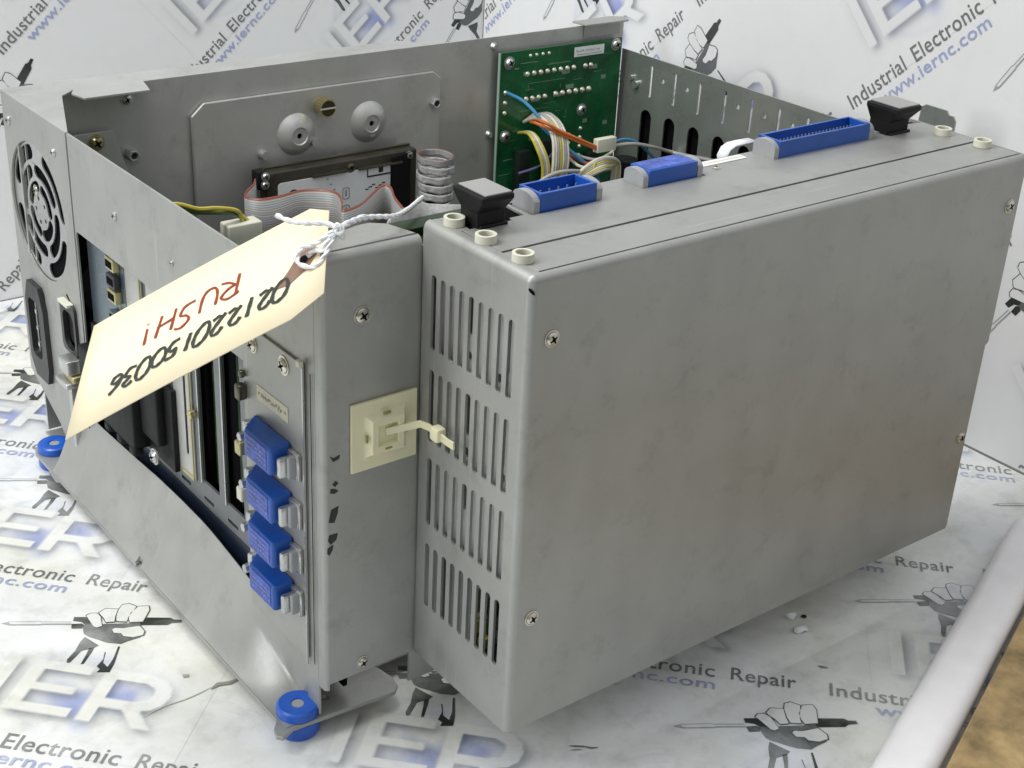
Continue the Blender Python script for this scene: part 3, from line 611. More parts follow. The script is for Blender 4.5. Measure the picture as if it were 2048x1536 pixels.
def strap(pts, w, t):
    V = [Vector(p) for p in pts]; rings = []
    for i, p in enumerate(V):
        d = (V[min(i + 1, len(V) - 1)] - V[max(i - 1, 0)]).normalized(); s_ = d.cross(Vector((0, 0, 1))).normalized(); u = s_.cross(d).normalized()
        rings.append([b.bm.verts.new(p + u * a * w / 2 + s_ * c * t / 2) for a, c in ((1, 1), (1, -1), (-1, -1), (-1, 1))])
    for a, c in zip(rings, rings[1:]):
        for k in range(4): b.bm.faces.new((a[k], a[(k + 1) % 4], c[(k + 1) % 4], c[k]))
    b.bm.faces.new(rings[0][::-1]); b.bm.faces.new(rings[-1])
strap([(-.085, .325, .575), (-.045, .312, .580), (-.022, .296, .588), (-.020, .268, .592), (-.022, .238, .592), (-.024, .200, .591), (-.026, .176, .594)], .0155, .0040)
for k in range(16): b.box(-.0262, -.0235, .178 + .0027 * k, .1792 + .0027 * k, .5885, .5965)
tie = b.build('cable_tie', M_CREAM, mount, bevel=.0012)
b = MB(); b.box(-.034, -.010, .222, .250, .578, .608, .006); b.build('tie_head', M_CREAM, tie, bevel=.002)

# ---- mounting flange: flat foot plate with a long bend up into the rear wall
zf = -.103; RB = .076
b = MB()
notch = [(-.301, 1.108), (-.276, 1.112), (-.268, 1.118), (-.270, 1.130), (-.280, 1.130), (-.301, 1.124)]
out = [(-.302, 1.79), (-.29, 1.826), (-.24, 1.832), (-.22 - RB + .045, 1.80)] + [(-.22, .46), (-.034, .457), (-.024, .440), (-.016, .395), (-.022, .362), (-.038, .347)] + [(-.285, .365), (-.318, .350), (-.328, .362), (-.322, .385), (-.301, .41)] + notch
b.plate('z', zf, out, [circ(-.178, .415, .009, 14)], th=-.010)
b.plate('z', zf - .0004, [(-.23, .45), (1.9, .45), (1.9, 1.9), (-.23, 1.9)], th=-.008)
fl = b.build('mounting_flange', M_ST, PC, bevel=.002)
b = MB(); prev = None
def rim_z(y_):
    T = ((0.368, 0.0094), (0.457, 0.0277), (0.543, 0.0439), (0.633, 0.0606), (0.755, 0.081), (0.891, 0.101), (1.031, 0.104), (1.156, 0.1023), (1.274, 0.0956), (1.398, 0.0903), (1.495, 0.0861))
    for (ya, za), (yb_, zb_) in zip(T, T[1:]):
        if y_ <= yb_: return za + (zb_ - za) * (y_ - ya) / (yb_ - ya)
    return T[-1][1]
for y_ in sorted([.372 + .05 * i for i in range(27)] + [1.1035, 1.105, 1.128, 1.1295]):
    s_ = min(1., max(0., (y_ - .40) / .26)); s_ = s_ * s_ * (3 - 2 * s_); zt_ = rim_z(y_); cur = []
    for k in range(15):
        t = k / 14
        xa, za = -.300 + .086 * t, zf + .0012 + (zt_ - zf) * t ** 1.35                    # full slope
        tb_ = max(0., (t - .80) / .20); xb_, zb_ = -.300 + .086 * min(1, t / .80), zf + .0012 + (zt_ - zf) * tb_ ** 1.2   # flat foot with a steep rim
        xx_ = xa * s_ + xb_ * (1 - s_)
        if 1.104 < y_ < 1.129: xx_ = max(xx_, -.287)
        cur.append(b.bm.verts.new((xx_, y_, za * s_ + zb_ * (1 - s_))))
    cur.append(b.bm.verts.new((-.211, y_, zt_ - .004 + .003))); cur.append(b.bm.verts.new((-.208, y_, zt_ - .012)))
    if prev:
        for k in range(len(cur) - 1): b.bm.faces.new((prev[k], cur[k], cur[k + 1], prev[k + 1]))
    prev = cur
b.build('flange_bend', M_ST, fl)
for (x, y_) in ((-.2495, .4085), (-.2480, 1.783)):
    b = MB(); q = Matrix.Translation((x, y_, 0))
    b.lathe([(0, -.083), (.0145, -.083), (.0155, -.0805), (.018, -.0795), (.041, -.0795), (.0455, -.083), (.0465, -.090), (.0465, -.1015)], q, 40)
    b.lathe([(.0455, -.114), (.0470, -.118), (.0470, -.145), (.0435, ZT + .0012), (0, ZT + .0012)], q, 40)
    b.lathe([(.0465, -.1015), (.038, -.1016), (.038, -.114), (.0455, -.114)], q, 40)
    ft = b.build('rubber_foot', M_BLUER, PC)
    b = MB(); b.cyl((x, y_, -.0835), (0, 0, 1), .0135, .0012, 20); b.build('foot_screw', M_GREYP, ft)

# ---- rear wall (the face with the ports)
b = MB()
op = [(.415, -.09), (.415, .70), (.64, .70), (.66, .628), (1.535, .628), (1.541, .618), (1.541, -.09)]
b.plate('x', -P, [(DY + .0295, -.101), (1.546, -.101), (1.546, .879), (DY + .0295, .879)], [op])
b.build('rear_wall', M_ST, PC, bevel=.0012)
b = MB(); b.plate('x', -P + .0065, [(DY + .03, .77), (.45, .77), (.45, .878), (DY + .03, .878)], th=.003); b.build('gap_shade', M_VOID, PC)  # near-black sheet added to stand in for the shade of the gap
for (y_, z) in ((1.283, .749), ): screw(PC, (-P, y_, z), (-1, 0, 0), .010, M_ST3, .005)
screw(PC, (-P, .98, .735), (-1, 0, 0), .006, M_ST3, .004)
# power supply panel with fan opening
fc = (1.792, .600)
b = MB()
b.plate('x', -P - .0015, [(1.549, -.10), (1.72, -.10), (1.79, -.03), (1.988, .066), (1.988, .879), (1.549, .879)], [circ(*fc, .187, 48), rrect(1.868, .25, .115, .235, .02), rrect(1.632, .330, .082, .13, .02)])
psu = b.build('power_supply_panel', M_ST, PC, bevel=.0012)
holes = []
for (r0, r1, segs) in ((.138, .178, ((20, 75), (112, 168), (200, 255), (290, 345))), (.092, .127, ((-5, 62), (88, 150), (176, 240), (268, 330))), (.050, .081, ((15, 80), (110, 170), (200, 262), (290, 345)))):
    for a0, a1 in segs: holes.append(arcslot(*fc, r0, r1, a0, a1))
for k in range(5): holes.append(circ(fc[0] + .034 * math.cos(k * 1.256), fc[1] + .034 * math.sin(k * 1.256), .0065, 10))
b = MB(); b.plate('x', -P + .006, circ(*fc, .186, 48), holes, th=.004); fg = b.build('fan_grille', M_ST3, PC, bevel=.001)
screw(fg, (-P + .006, fc[0] + .02, fc[1] + .052), (-1, 0, 0), .013, M_CHROME, .006)
b = MB(); b.cyl((-P + .014, *fc), (1, 0, 0), .185, .05, 40); b.mi = 0
b.build('fan', M_VOID, fg)
b = MB()
for y_, z in ((1.948, .808), (1.638, .807)): pass
b.bm.free()
screw(PC, (-P - .0015, 1.948, .808), (-1, 0, 0), .012, M_ST3, .006); screw(PC, (-P - .0015, 1.636, .806), (-1, 0, 0), .010, M_ST3, .007)
b = MB(); b.box(-P + .03, -P + .20, 1.56, 1.975, -.05, .40); b.build('power_supply_core', M_VOID, psu)
b = MB(); b.plate('y', 1.984, [(-P + .001, .07), (.16, .07), (.16, .874), (-P + .001, .874)], th=.003); b.build('power_supply_case', M_ST2, PC)
# mains inlet and outlet
b = MB(); o8 = [(1.815, .085), (1.900, .085), (1.930, .13), (1.932, .31), (1.905, .372), (1.825, .372), (1.802, .31), (1.800, .13)]
b.plate('x', -P - .016, o8, [rrect(1.874, .235, .072, .175, .02)], th=.020)
b.mi = 1; b.plate('x', -P + .002, rrect(1.874, .235, .07, .17, .02), th=.004)
b.mi = 2
for dz in (.05, 0, -.05): b.box(-P - .010, -P + .002, 1.868, 1.880, .235 + dz - .006, .235 + dz + .006)
b.build('mains_inlet', [M_DGREY, M_BLACK, M_ST3], PC, bevel=.004)
b = MB(); b.plate('x', -P - .010, rrect(1.632, .330, .100, .150, .022), [rrect(1.630, .322, .070, .11, .025)], th=.014); b.mi = 1; b.plate('x', -P + .004, rrect(1.632, .33, .06, .10, .02), th=.004)
b.build('mains_outlet', [M_DGREY, M_BLACK], PC, bevel=.003)
b = MB(); b.box(-P - .022, -P - .002, 1.598, 1.662, .398, .407); b.build('outlet_lip', M_IVORY, PC, bevel=.002)
# D-shell and standing rail below the outlet
b = MB(); b.box(-P - .045, -P - .002, 1.575, 1.635, .215, .258, .006); b.mi = 1; b.box(-P - .035, -P - .002, 1.565, 1.645, .195, .214, .003); b.mi = 0; b.box(-P - .05, -P - .002, 1.578, 1.655, .176, .192, .003)
b.build('serial_port', [M_ST3, M_GOLD], PC, bevel=.002)
b = MB(); b.box(-P - .03, -P - .002, 1.60, 1.618, -.055, .175); b.box(-P - .02, -P - .002, 1.638, 1.65, -.055, .175); b.build('port_rail', M_ST3, PC, bevel=.002)
b = MB(); b.plate('x', -P - .004, [(1.56, -.05), (1.68, -.05), (1.66, .19), (1.56, .19)], th=.002); b.build('port_gap', M_VOID, PC)

# recessed expansion slot panel
XS = -.190
b = MB(); hl = []
for k in range(6): hl.append(rrect(.781 + .122 * k, .40, .082, .42, .004))
b.plate('x', XS, [(.62, -.09), (1.535, -.09), (1.535, .70), (.62, .70)], hl + [rrect(.80 + .12 * k, .145, .050, .010, .004) for k in range(5)])
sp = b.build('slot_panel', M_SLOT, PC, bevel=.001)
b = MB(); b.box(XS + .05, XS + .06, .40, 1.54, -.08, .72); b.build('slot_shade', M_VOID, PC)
b = MB(); b.plate('x', XS - .0012, [(.64, .02), (1.534, .02), (1.534, .128), (.64, .122)], th=.001); b.build('trough_shade', mat('trough_shade_blue', (.012, .02, .04), .35, .3, noise=.4, nscale=5), PC)  # dark blue strip: the trough's shade and reflection put into its colour
for k in range(2, 6):
    yc = .781 + .122 * k
    b = MB(); b.plate('x', XS - .004, rrect(yc + .001, .40, .096, .455, .006), [rrect(yc - .012, .36, .012, .26, .003)] if k % 2 == 0 else [rrect(yc + .008, .30, .010, .18, .003)], th=.003)
    b.mi = 1; b.box(XS - .007, XS - .0035, yc - .043, yc - .037, .18, .62); b.box(XS - .007, XS - .0035, yc - .043, yc + .03, .172, .180)
    b.build('slot_bracket', [M_ST2, M_GOLD], PC)
for yc, z in ((.965, .36), (1.09, .47)):
    b = MB(); b.cyl((XS - .005, yc, z), (-1, 0, 0), .013, .014, 6); b.build('jack_screw', M_GOLD, PC, bevel=.002)
for k in range(2):
    yc = .781 + .122 * k
    b = MB(); b.box(XS + .03, XS + .034, yc - .012, yc + .030, .18, .61); b.build('card_edge', M_PCBD, PC)
    b = MB(); b.box(XS + .022, XS + .03, yc - .004, yc + .012, .30, .33, .002); b.box(XS + .022, XS + .03, yc - .004, yc + .012, .46, .50, .002); b.build('card_component', M_BRONZE, PC).__setitem__('kind', 'stuff')
    b = MB(); b.box(XS - .004, XS + .006, yc + .0415, yc + .0465, .185, .615); b.build('slot_lip', M_ST3, PC)
# port plate (bluish) with keyboard, network and printer sockets
b = MB(); b.plate('x', XS - .006, [(1.315, .15), (1.535, .15), (1.535, .69), (1.315, .69)], th=.003); b.build('port_plate', M_BLUESTEEL, PC)
for k, (z, m) in enumerate(((.600, M_GOLD), (.555, M_DGREY), (.515, M_GOLD), (.455, M_BLUESTEEL))):
    b = MB(); b.box(XS - .024, XS - .006, 1.335, 1.385, z - .017, z + .017, .004); b.mi = 1; b.box(XS - .0255, XS - .024, 1.343, 1.377, z - .009, z + .009)
    b.build('port', [m, M_VOID], PC)
b = MB(); b.box(-P - .030, XS - .007, 1.20, 1.53, .165, .33, .010); b.box(-P - .010, XS - .007, 1.10, 1.20, .215, .40, .010); b.box(-P + .012, XS - .004, 1.06, 1.53, .16, .38)
for k in range(4): b.box(-P - .032, -P - .005, 1.20 + k * .075, 1.23 + k * .075, .150, .172, .003)
b.build('cable_plug', M_BLACK, PC, bevel=.004)
screw(PC, (-P - .012, 1.12, .185), (-1, 0, 0), .017, M_ST3, .010)

# connector panel with four capped ports
XC = -P - .006
b = MB(); b.plate('x', XC, [(.404, .030), (.648, .030), (.648, .725), (.404, .725)], th=.005)
cp = b.build('connector_panel', M_ST, PC, bevel=.001)
screw(PC, (XC, .602, .690), (-1, 0, 0), .015); screw(PC, (XC, .474, .695), (-1, 0, 0), .0165)
b = MB(); b.box(XC - .010, XC, .397, .412, .722, .736, .002); b.build('clip', M_IVORY, PC)
b = MB(); b.plate('x', XC - .0012, [(.462, .572), (.590, .572), (.590, .606), (.462, .606)], th=.001); lb = b.build('label', M_LABEL, cp)
b = MB(); scribble(b, (XC - .0018, .582, .583), (0, -1, 0), (0, 0, 1), .11, .013, 3); b.build('small_print', M_GREYL, lb).__setitem__('kind', 'stuff')
b = MB(); b.box(XC - .003, XC + .001, .3985, .4025, .02, .72); b.build('panel_lip', M_ST3, cp)
b = MB(); b.plate('x', -P - .0035, [(.3775, .03), (.3795, .03), (.3795, .715), (.3775, .715)], th=.0008); b.build('panel_gap', M_VOID, cp)
M_BLUEP = mat('pale_blue_moulding', (.32, .34, .62), .5)
for z in (.500, .386, .278, .172):
    y0, y1 = .450, .565; hz = .033; d = .050
    b = MB()
    b.hexa([(XC, y0, z - hz), (XC, y1 + .04, z - hz), (XC - d, y1 - .004, z - hz), (XC - d, y0 + .003, z - hz), (XC, y0, z + hz), (XC, y1 + .04, z + hz), (XC - d, y1 - .004, z + hz * .9), (XC - d, y0 + .003, z + hz * .9)])
    cap = b.build('port_cap', M_BLUE, PC, bevel=.007)
    b = MB(); b.plate('x', XC - d - .0008, rrect((y0 + y1) / 2, z, y1 - y0 - .03, hz * 1.55, .004), th=.0006); b.build('moulded_print', M_BLUEL, cap)
    b = MB()
    for k, zz in enumerate((.012, .001, -.010)): scribble(b, (XC - d - .0014, y1 - .02, z + zz - .004), (0, -1, 0), (0, 0, 1), .075, .008, k, .0004)
    b.build('small_print', M_BLUEP, cap).__setitem__('kind', 'stuff')
    b = MB(); b.box(XC - .040, XC, y0 - .020, y0 - .003, z - .032, z + .014, .007); b.mi = 1; b.box(XC - .026, XC - .002, y0 - .032, y0 - .021, z - .030, z + .018, .003); b.mi = 0; b.box(XC - .010, XC, y0 - .038, y0 + .002, z - .038, z + .024, .002)
    b.build('metal_latch', [M_ST3, M_GREYP], PC, bevel=.003)
    b = MB(); b.box(XC - .020, XC, y1 + .042, y1 + .062, z - .034, z + .012, .005); b.cyl((XC - .018, y1 + .050, z - .020), (-1, 0, 0), .011, .016, 6)
    b.build('jack_post', M_ST3, PC, bevel=.002)
for z, m in ((.443, M_GOLD), (.33, M_IVORY)):
    b = MB(); b.box(XC - .028, XC, .625, .650, z - .018, z + .014, .004); b.build('spring_clip', m, PC, bevel=.002)
b = MB(); b.box(XC - .02, XC, .634, .656, .55, .585, .004); b.box(XC - .012, XC, .638, .652, .60, .615, .003); b.build('spring_clip', M_BRONZE, PC, bevel=.002)
b = MB(); b.plate('x', -.2385, [(.672, -.030), (.684, -.030), (.683, -.004), (.670, -.004)], th=.001); b.build('tape_scrap', M_LABEL, PC)

# ---- back wall with its folded rims
YB = 1.90
b = MB()
b.plate('y', YB, [(-P, -.10), (1.9, -.10), (1.9, .8805), (-P, .8805)])
b.plate('z', .8805, [(-P, 1.9062), (1.10, 1.9062), (1.045, 1.985), (1.02, 1.995), (-P, 1.995)], th=-.006)
b.plate('z', .8800, [(-P, 1.549), (-P + .006, 1.549), (-.103, 1.862), (-.060, 1.8995), (-P, 1.8995)], th=-.006)
b.plate('z', .8808, [(-.058, 1.8995), (-.075, 1.868), (-.062, 1.809), (.120, 1.809), (.128, 1.84), (.142, 1.8995)], th=-.006)
bw = b.build('back_panel', M_ST2, PC, bevel=.0012, label='tall inner panel with domed bosses, drive plate and hard drive')
b = MB(); b.plate('z', .893, [(1.690, 1.926), (1.70, 1.862), (1.885, 1.862), (1.905, 1.885), (1.90, 1.912), (1.86, 1.934)], th=-.006); b.plate('y', 1.8985, [(1.72, .84), (1.88, .84), (1.88, .888), (1.72, .888)], th=-.003); b.build('rim_tab', M_ST, bw, bevel=.001)
b = MB(); b.plate('y', 1.884, [(.272, .20), (1.13, .20), (1.13, .775), (1.10, .800), (.312, .800), (.272, .765)], th=.012); dp = b.build('drive_plate', M_ST2, PC, bevel=.004)
for (x, z) in ((.606, .668), (.858, .672)):
    b = MB(); q = Matrix.Translation((x, 1.884, z)) @ Matrix.Rotation(R_(90), 4, 'X')
    b.lathe([(.066, -.001), (.058, .006), (.046, .018), (.030, .024), (.027, .0245), (.024, .021), (.0085, .021), (.0085, .012), (0, .012)], q, 36); b.build('domed_boss', M_ST2, dp)
    b = MB(); b.cyl((x, 1.8705, z), (0, -1, 0), .0083, .0015, 14); b.build('boss_hole', M_VOID, dp)
b = MB(); b.cyl((.690, 1.884, .747), (0, -1, 0), .024, .012, 20); b.cyl((.690, 1.872, .747), (0, -1, 0), .027, .034, 26)
for k in range(20): a = 2 * PI * k / 20; b.tube([(.690 + .027 * math.cos(a), 1.870, .747 + .027 * math.sin(a)), (.690 + .027 * math.cos(a), 1.840, .747 + .027 * math.sin(a))], .0024, 4, 0)
b.mi = 1; b.box(.664, .716, 1.8372, 1.8395, .7445, .7495)
b.build('thumb_screw', [M_BRASS, M_LABEL], PC)
b = MB(); b.cyl((.69, 1.8385, .747), (0, -1, 0), .024, .0008, 24); b.build('thumb_face', mat('dark_brass', (.05, .045, .03), .4, .6), PC)
for (x, z) in ((1.105, .700), (.088, .683)):
    b = MB(); b.cyl((x, 1.90, z), (0, -1, 0), .018, .032, 6, hole=.010); b.mi = 1; b.cyl((x, 1.895, z), (0, -1, 0), .0098, .014, 12); b.build('standoff', [M_ST3, M_DGREY], PC, bevel=.002)
screw(PC, (.09, 1.90, .835), (0, -1, 0), .014, M_ST3, .008)
b = MB(); b.plate('y', 1.870, [(-.212, .40), (.105, .40), (.075, .62), (.03, .765), (-.212, .765)], th=.004); b.build('corner_gusset', M_ST2, PC, bevel=.001)
screw(PC, (-.018, 1.870, .737), (0, -1, 0), .019, M_BRASS, .014)

# ---- hard drive on the plate
hx0, hx1, hz0, hz1, hy0, hy1 = .458, .985, .12, .592, 1.800, 1.850
b = MB(); b.box(hx0, hx1, hy0, hy1, hz0, hz1, .006); hd = b.build('hard_drive', M_HDD, PC, bevel=.003)
b = MB(); b.box(hx0 + .005, hx1, hy1 - .012, hy1, hz1, hz1 + .006, .002)
b.box(hx0 + .15, hx0 + .27, hy0 - .010, hy0 - .0005, hz1 - .034, hz1 - .027); b.box(hx0 + .31, hx1 - .06, hy0 - .010, hy0 - .0005, hz1 - .036, hz1 - .030)
b.build('drive_rail', M_BRONZE, hd)
b = MB(); b.plate('y', hy0 - .002, rrect((hx0 + .035 + .885) / 2, .30, .885 - hx0 - .035, .515, .012), th=.0015); dl = b.build('label', M_WHITE, hd)
b = MB(); b.plate('y', hy0 - .003, [(.80, .527), (.885, .527), (.885, .532), (.804, .532), (.804, .562), (.80, .562)], th=.001); b.plate('y', hy0 - .003, [(.842, .537), (.858, .537), (.858, .560), (.842, .560)], th=.001)
b.plate('y', hy0 - .003, circ(.545, .512, .020, 20), [rrect(.542, .505, .012, .014, .004)], th=.001)
for k in range(7): b.plate('y', hy0 - .003, rrect(.80 + .012 * k, .49 + .006 * (k % 3), .012, .0035, .001), th=.001)
b.build('label_print', M_INK, dl).__setitem__('kind', 'stuff')
b = MB()
for k in range(2): b.plate('y', hy0 - .003, rrect(.725, .49 - k * .055, .026, .038, .008), [rrect(.725, .49 - k * .055, .020, .032, .006)], th=.001); b.plate('y', hy0 - .003, rrect(.725, .49 - k * .055, .006, .02, .001), th=.001)
for k in range(4): b.plate('y', hy0 - .003, rrect(.66 + .012 * k, .545 - .018 * k, .008, .004, .001), th=.001)
b.build('label_print', M_GREYL, dl).__setitem__('kind', 'stuff')
b = MB(); b.plate('y', hy0 - .0045, [(.890, .13), (.958, .13), (.958, .585), (.890, .575)], th=.003); b.build('flex_cover', M_BLACK, hd)
b = MB(); b.box(hx0 - .030, hx0 + .006, 1.80, 1.84, .545, .602, .008); b.build('shock_mount', M_BLACK, hd)
for (x, z) in ((hx0 - .004, .585), (hx0 - .006, .560)): screw(hd, (x, 1.80, z), (0, -1, 0), .011, M_ST3, .008)
screw(hd, (hx0 + .285, hy0, hz1 - .024), (0, -1, 0), .013, M_BRONZE, .008); screw(hd, (hx1 - .03, hy0, hz1 - .018), (0, -1, 0), .011, M_ST3, .006)
for (x, z) in ((.49, .625), (.66, .640), (.86, .642)):
    b = MB(); b.cyl((x, 1.884, z), (0, -1, 0), .015, .022, 18, r2=.012); b.build('rivet', M_ST3, dp)

# ---- ribbon cable
def ribbon(path, h, name, parent=None, lean=0.0, m=None):
    P2 = [Vector((*p, 0)) for p in path]; Q = []
    for i in range(len(P2) - 1):
        p0 = P2[max(i - 1, 0)]; p1 = P2[i]; p2 = P2[i + 1]; p3 = P2[min(i + 2, len(P2) - 1)]
        for k in range(8):
            t = k / 8; Q.append(.5 * ((2 * p1) + (p2 - p0) * t + (2 * p0 - 5 * p1 + 4 * p2 - p3) * t * t + (3 * p1 - p0 - 3 * p2 + p3) * t ** 3))
    Q.append(P2[-1]); bm = bmesh.new(); uvl = bm.loops.layers.uv.new('UVMap'); rows = []
    for i, q in enumerate(Q):
        w = (.006 if h[1] - h[0] > .1 else .002) * math.sin(i * .31)
        rows.append([bm.verts.new((q.x + lean * j, q.y, h[1] + w * (j < 1) - (h[1] - h[0]) * (1 - j))) for j in (0, .25, .5, .75, 1)])
    for i in range(len(rows) - 1):
        for j in range(4):
            f = bm.faces.new((rows[i][j], rows[i + 1][j], rows[i + 1][j + 1], rows[i][j + 1])); f.smooth = True
            for lp, (a, c) in zip(f.loops, ((i, j), (i + 1, j), (i + 1, j + 1), (i, j + 1))): lp[uvl].uv = (a / len(rows), c / 4)
    me = bpy.data.meshes.new(name); bm.to_mesh(me); bm.free(); me.materials.append(m or M_RIB)
    o = bpy.data.objects.new(name, me); COL.objects.link(o); o.parent = parent or PC
    if not parent: o.matrix_parent_inverse = PCI
    md = o.modifiers.new('s', 'SOLIDIFY'); md.thickness = .004; md.offset = 0
    return o
rb = ribbon([(.40, 1.76), (.372, 1.72), (.330, 1.68), (.306, 1.640), (.330, 1.603), (.392, 1.600), (.463, 1.612), (.515, 1.590), (.540, 1.545), (.512, 1.47), (.480, 1.412), (.545, 1.430), (.627, 1.494), (.686, 1.537), (.700, 1.515), (.660, 1.43), (.63, 1.34), (.60, 1.25)], (.22, .600), 'ribbon_cable')
rb['label'] = 'folded grey ribbon cable with red edge in front of the hard drive'
z = .60
for k in range(9):
    c = (.985 - .004 * k + .004 * math.sin(k * 2.1), 1.70 - .006 * k); rx, ry = .052 - .0012 * k, .062 - .001 * k
    zt = .600 - .026 * k
    ribbon([(c[0] + rx * math.cos(R_(200 + a)), c[1] + ry * math.sin(R_(200 + a))) for a in range(0, 361, 24)], (zt - .0225, zt), 'ribbon_loop', None, 0, M_RIB if k == 0 else M_RIBW)
b = MB(); b.cyl((.96, 1.665, .36), (0, 0, 1), .030, .16, 16); b.build('ribbon_core', M_VOID, PC)
ribbon([(.10, .62), (.17, .70), (.26, .74), (.33, .70), (.40, .66)], (.60, .86), 'ribbon_flap', None, 0, M_RIBW)
# dark board edge behind the bracket
b = MB(); b.box(-.07, .42, .425, .475, .925, .946, .002); b.box(-.07, .42, .36, .42, .90, .93); b.build('edge_board', M_PCBD, PC)

# ---- power connector and its wires
b = MB(); b.box(.070, .165, 1.28, 1.33, .615, .668, .005); b.box(.078, .155, 1.275, 1.285, .585, .615, .003); b.build('power_plug', M_IVORY, PC, bevel=.003)
b = MB(); scribble(b, (.098, 1.2742, .590), (1, 0, 0), (0, 0, 1), .03, .012, 5); b.build('small_print', M_INK, PC).__setitem__('kind', 'stuff')
b = MB(); b.box(.04, .22, 1.24, 1.40, .545, .583); b.build('daughter_board', M_PCB, PC)
for i, (m, dz) in enumerate(((M_WY, 0), (M_WGR, -.011), (M_WY, -.006))):
    b = MB(); b.tube([(-.16, 1.32 + .01 * i, .70 + dz), (-.07, 1.31, .742 + dz), (.0, 1.30 + .008 * i, .722 + dz), (.05, 1.30, .715 + dz), (.105, 1.30 + .006 * i, .698 + dz), (.122 + .007 * i, 1.305, .665)], .006, 8); b.build('wire', m, PC)

# ---- backplane board on the back wall
xb0, xb1, zb0, zb1, yb = 1.352, 1.872, .12, .832, 1.872
b = MB(); b.box(xb0, xb1, yb, yb + .007, zb0, zb1); b.box(xb0 + .03, xb0 + .5, yb + .008, 1.898, .2, .21)
pcb = b.build('backplane_board', M_PCB, PC)
b = MB(); b.box(xb0 - .003, xb0, yb - .002, yb + .008, zb0, zb1); b.build('board_edge', mat('board_edge_fibre', (.30, .42, .33), .5), pcb)
def blob(x, z, r=.0075):
    b.lathe([(r * 1.3, 0), (r, r * .5), (r * .5, r * 1.1), (0, r * 1.3)], Matrix.Translation((x, yb, z)) @ Matrix.Rotation(R_(90), 4, 'X'), 10)
b = MB()
for k in range(8): blob(1.466 + .0283 * k, .752)
for k in range(2): blob(1.715 + .024 * k, .752)
for k in range(4): blob(1.466 + .0265 * k, .668)
for k in range(6): blob(1.592 + .029 * k, .670, .0085)
for k in range(4): blob(1.475 + .026 * k, .812, .005)
for k in range(3): blob(1.378, .70 - .034 * k, .0065)
for k in range(4): blob(1.66 + .002 * k, .52 - .03 * k, .006); blob(1.712, .535 - .032 * k, .006)
b.build('solder_joint', M_SOLDER, pcb).__setitem__('kind', 'stuff')
b = MB()
for x, z, w_, h_ in ((1.42, .775, .02, .004), (1.40, .47, .04, .003), (1.44, .40, .03, .003), (1.60, .775, .1, .002), (1.47, .79, .07, .002), (1.55, .72, .16, .0015), (1.5, .63, .12, .0015), (1.39, .42, .05, .002)): b.plate('y', yb - .0006, rrect(x, z, w_, h_, .001), th=.0005)
for k in range(34):
    rr_ = random.Random(k); x = rr_.uniform(1.40, 1.84); z = rr_.uniform(.50, .80); b.plate('y', yb - .0006, rrect(x, z, rr_.choice((.02, .035, .0015)), rr_.choice((.0012, .014)), .0005), th=.0005)
b.build('silkscreen', mat('silkscreen_print', (.20, .30, .22), .5), pcb).__setitem__('kind', 'stuff')
b = MB(); b.plate('y', yb - .0016, [(1.662, .787), (1.792, .787), (1.792, .819), (1.662, .819)], th=.0012); l2 = b.build('label', M_WHITE, pcb)
b = MB(); scribble(b, (1.668, yb - .0022, .801), (1, 0, 0), (0, 0, 1), .10, .011, 8, .0004); b.plate('y', yb - .0024, rrect(1.727, .794, .11, .002, .0005), th=.0004); b.build('small_print', M_GREYL, l2).__setitem__('kind', 'stuff')
for x, z in ((1.388, .798), (1.383, .553), (1.710, .602), (1.845, .812)): screw(pcb, (x, yb, z), (0, -1, 0), .017, M_ST3, .013)
for x, z in ((1.352, .85), (1.345, .56)):
    b = MB(); b.cyl((x - .008, 1.90, z), (0, -1, 0), .014, .012, 14, r2=.009); b.build('rivet', M_ST3, bw)
b = MB()
for x, z, w_, h_ in ((1.45, .42, .05, .16), (1.56, .50, .10, .05), (1.60, .36, .12, .16), (1.76, .40, .05, .10)): b.box(x - w_ / 2, x + w_ / 2, yb - .03, yb, z - h_ / 2, z + h_ / 2, .003)
b.build('socket', mat('dark_socket', (.010, .018, .014), .35, noise=.2), pcb)
# wiring in front of the board
def wr(pts, m, r=.0055): b = MB(); b.tube(pts, r, 8); return b.build('wire', m, PC)
wr([(1.378, 1.862, .703), (1.392, 1.79, .690), (1.40, 1.72, .655), (1.37, 1.66, .64), (1.46, 1.60, .555), (1.53, 1.58, .492), (1.56, 1.57, .43)], M_WB, .0058)
wr([(1.48, 1.85, .60), (1.36, 1.66, .665), (1.40, 1.62, .64), (1.47, 1.60, .605), (1.54, 1.60, .572), (1.57, 1.60, .560)], M_WO)
wr([(1.47, 1.85, .595), (1.35, 1.67, .655), (1.41, 1.62, .625), (1.48, 1.60, .592), (1.55, 1.60, .560), (1.58, 1.60, .55)], M_WO, .005)
for k in range(7):
    d = .010 * k
    wr([(1.455 + d * .6, 1.865, .595 + .003 * k), (1.40 + d, 1.72, .650 + .004 * (k % 3)), (1.385 + d * .9, 1.63, .62), (1.372 + d, 1.60, .55), (1.362 + d, 1.595, .48), (1.355 + d * .9, 1.59, .38)], (M_WW, M_WW, M_WG, M_WY, M_WW, M_WG, M_WW)[k], .0052)
for k in range(4):
    wr([(1.435 + .004 * k, 1.865, .56), (1.33 + .006 * k, 1.68, .62), (1.318 + .008 * k, 1.62, .59), (1.33 + .008 * k, 1.60, .53), (1.325 + .008 * k, 1.60, .45), (1.30 + .008 * k, 1.60, .38)], (M_WY, M_WG, M_WW, M_WY)[k], .005)
wr([(1.30, 1.60, .42), (1.315, 1.60, .48), (1.36, 1.58, .512), (1.42, 1.57, .515), (1.50, 1.575, .497), (1.53, 1.58, .485)], M_WG, .0065)
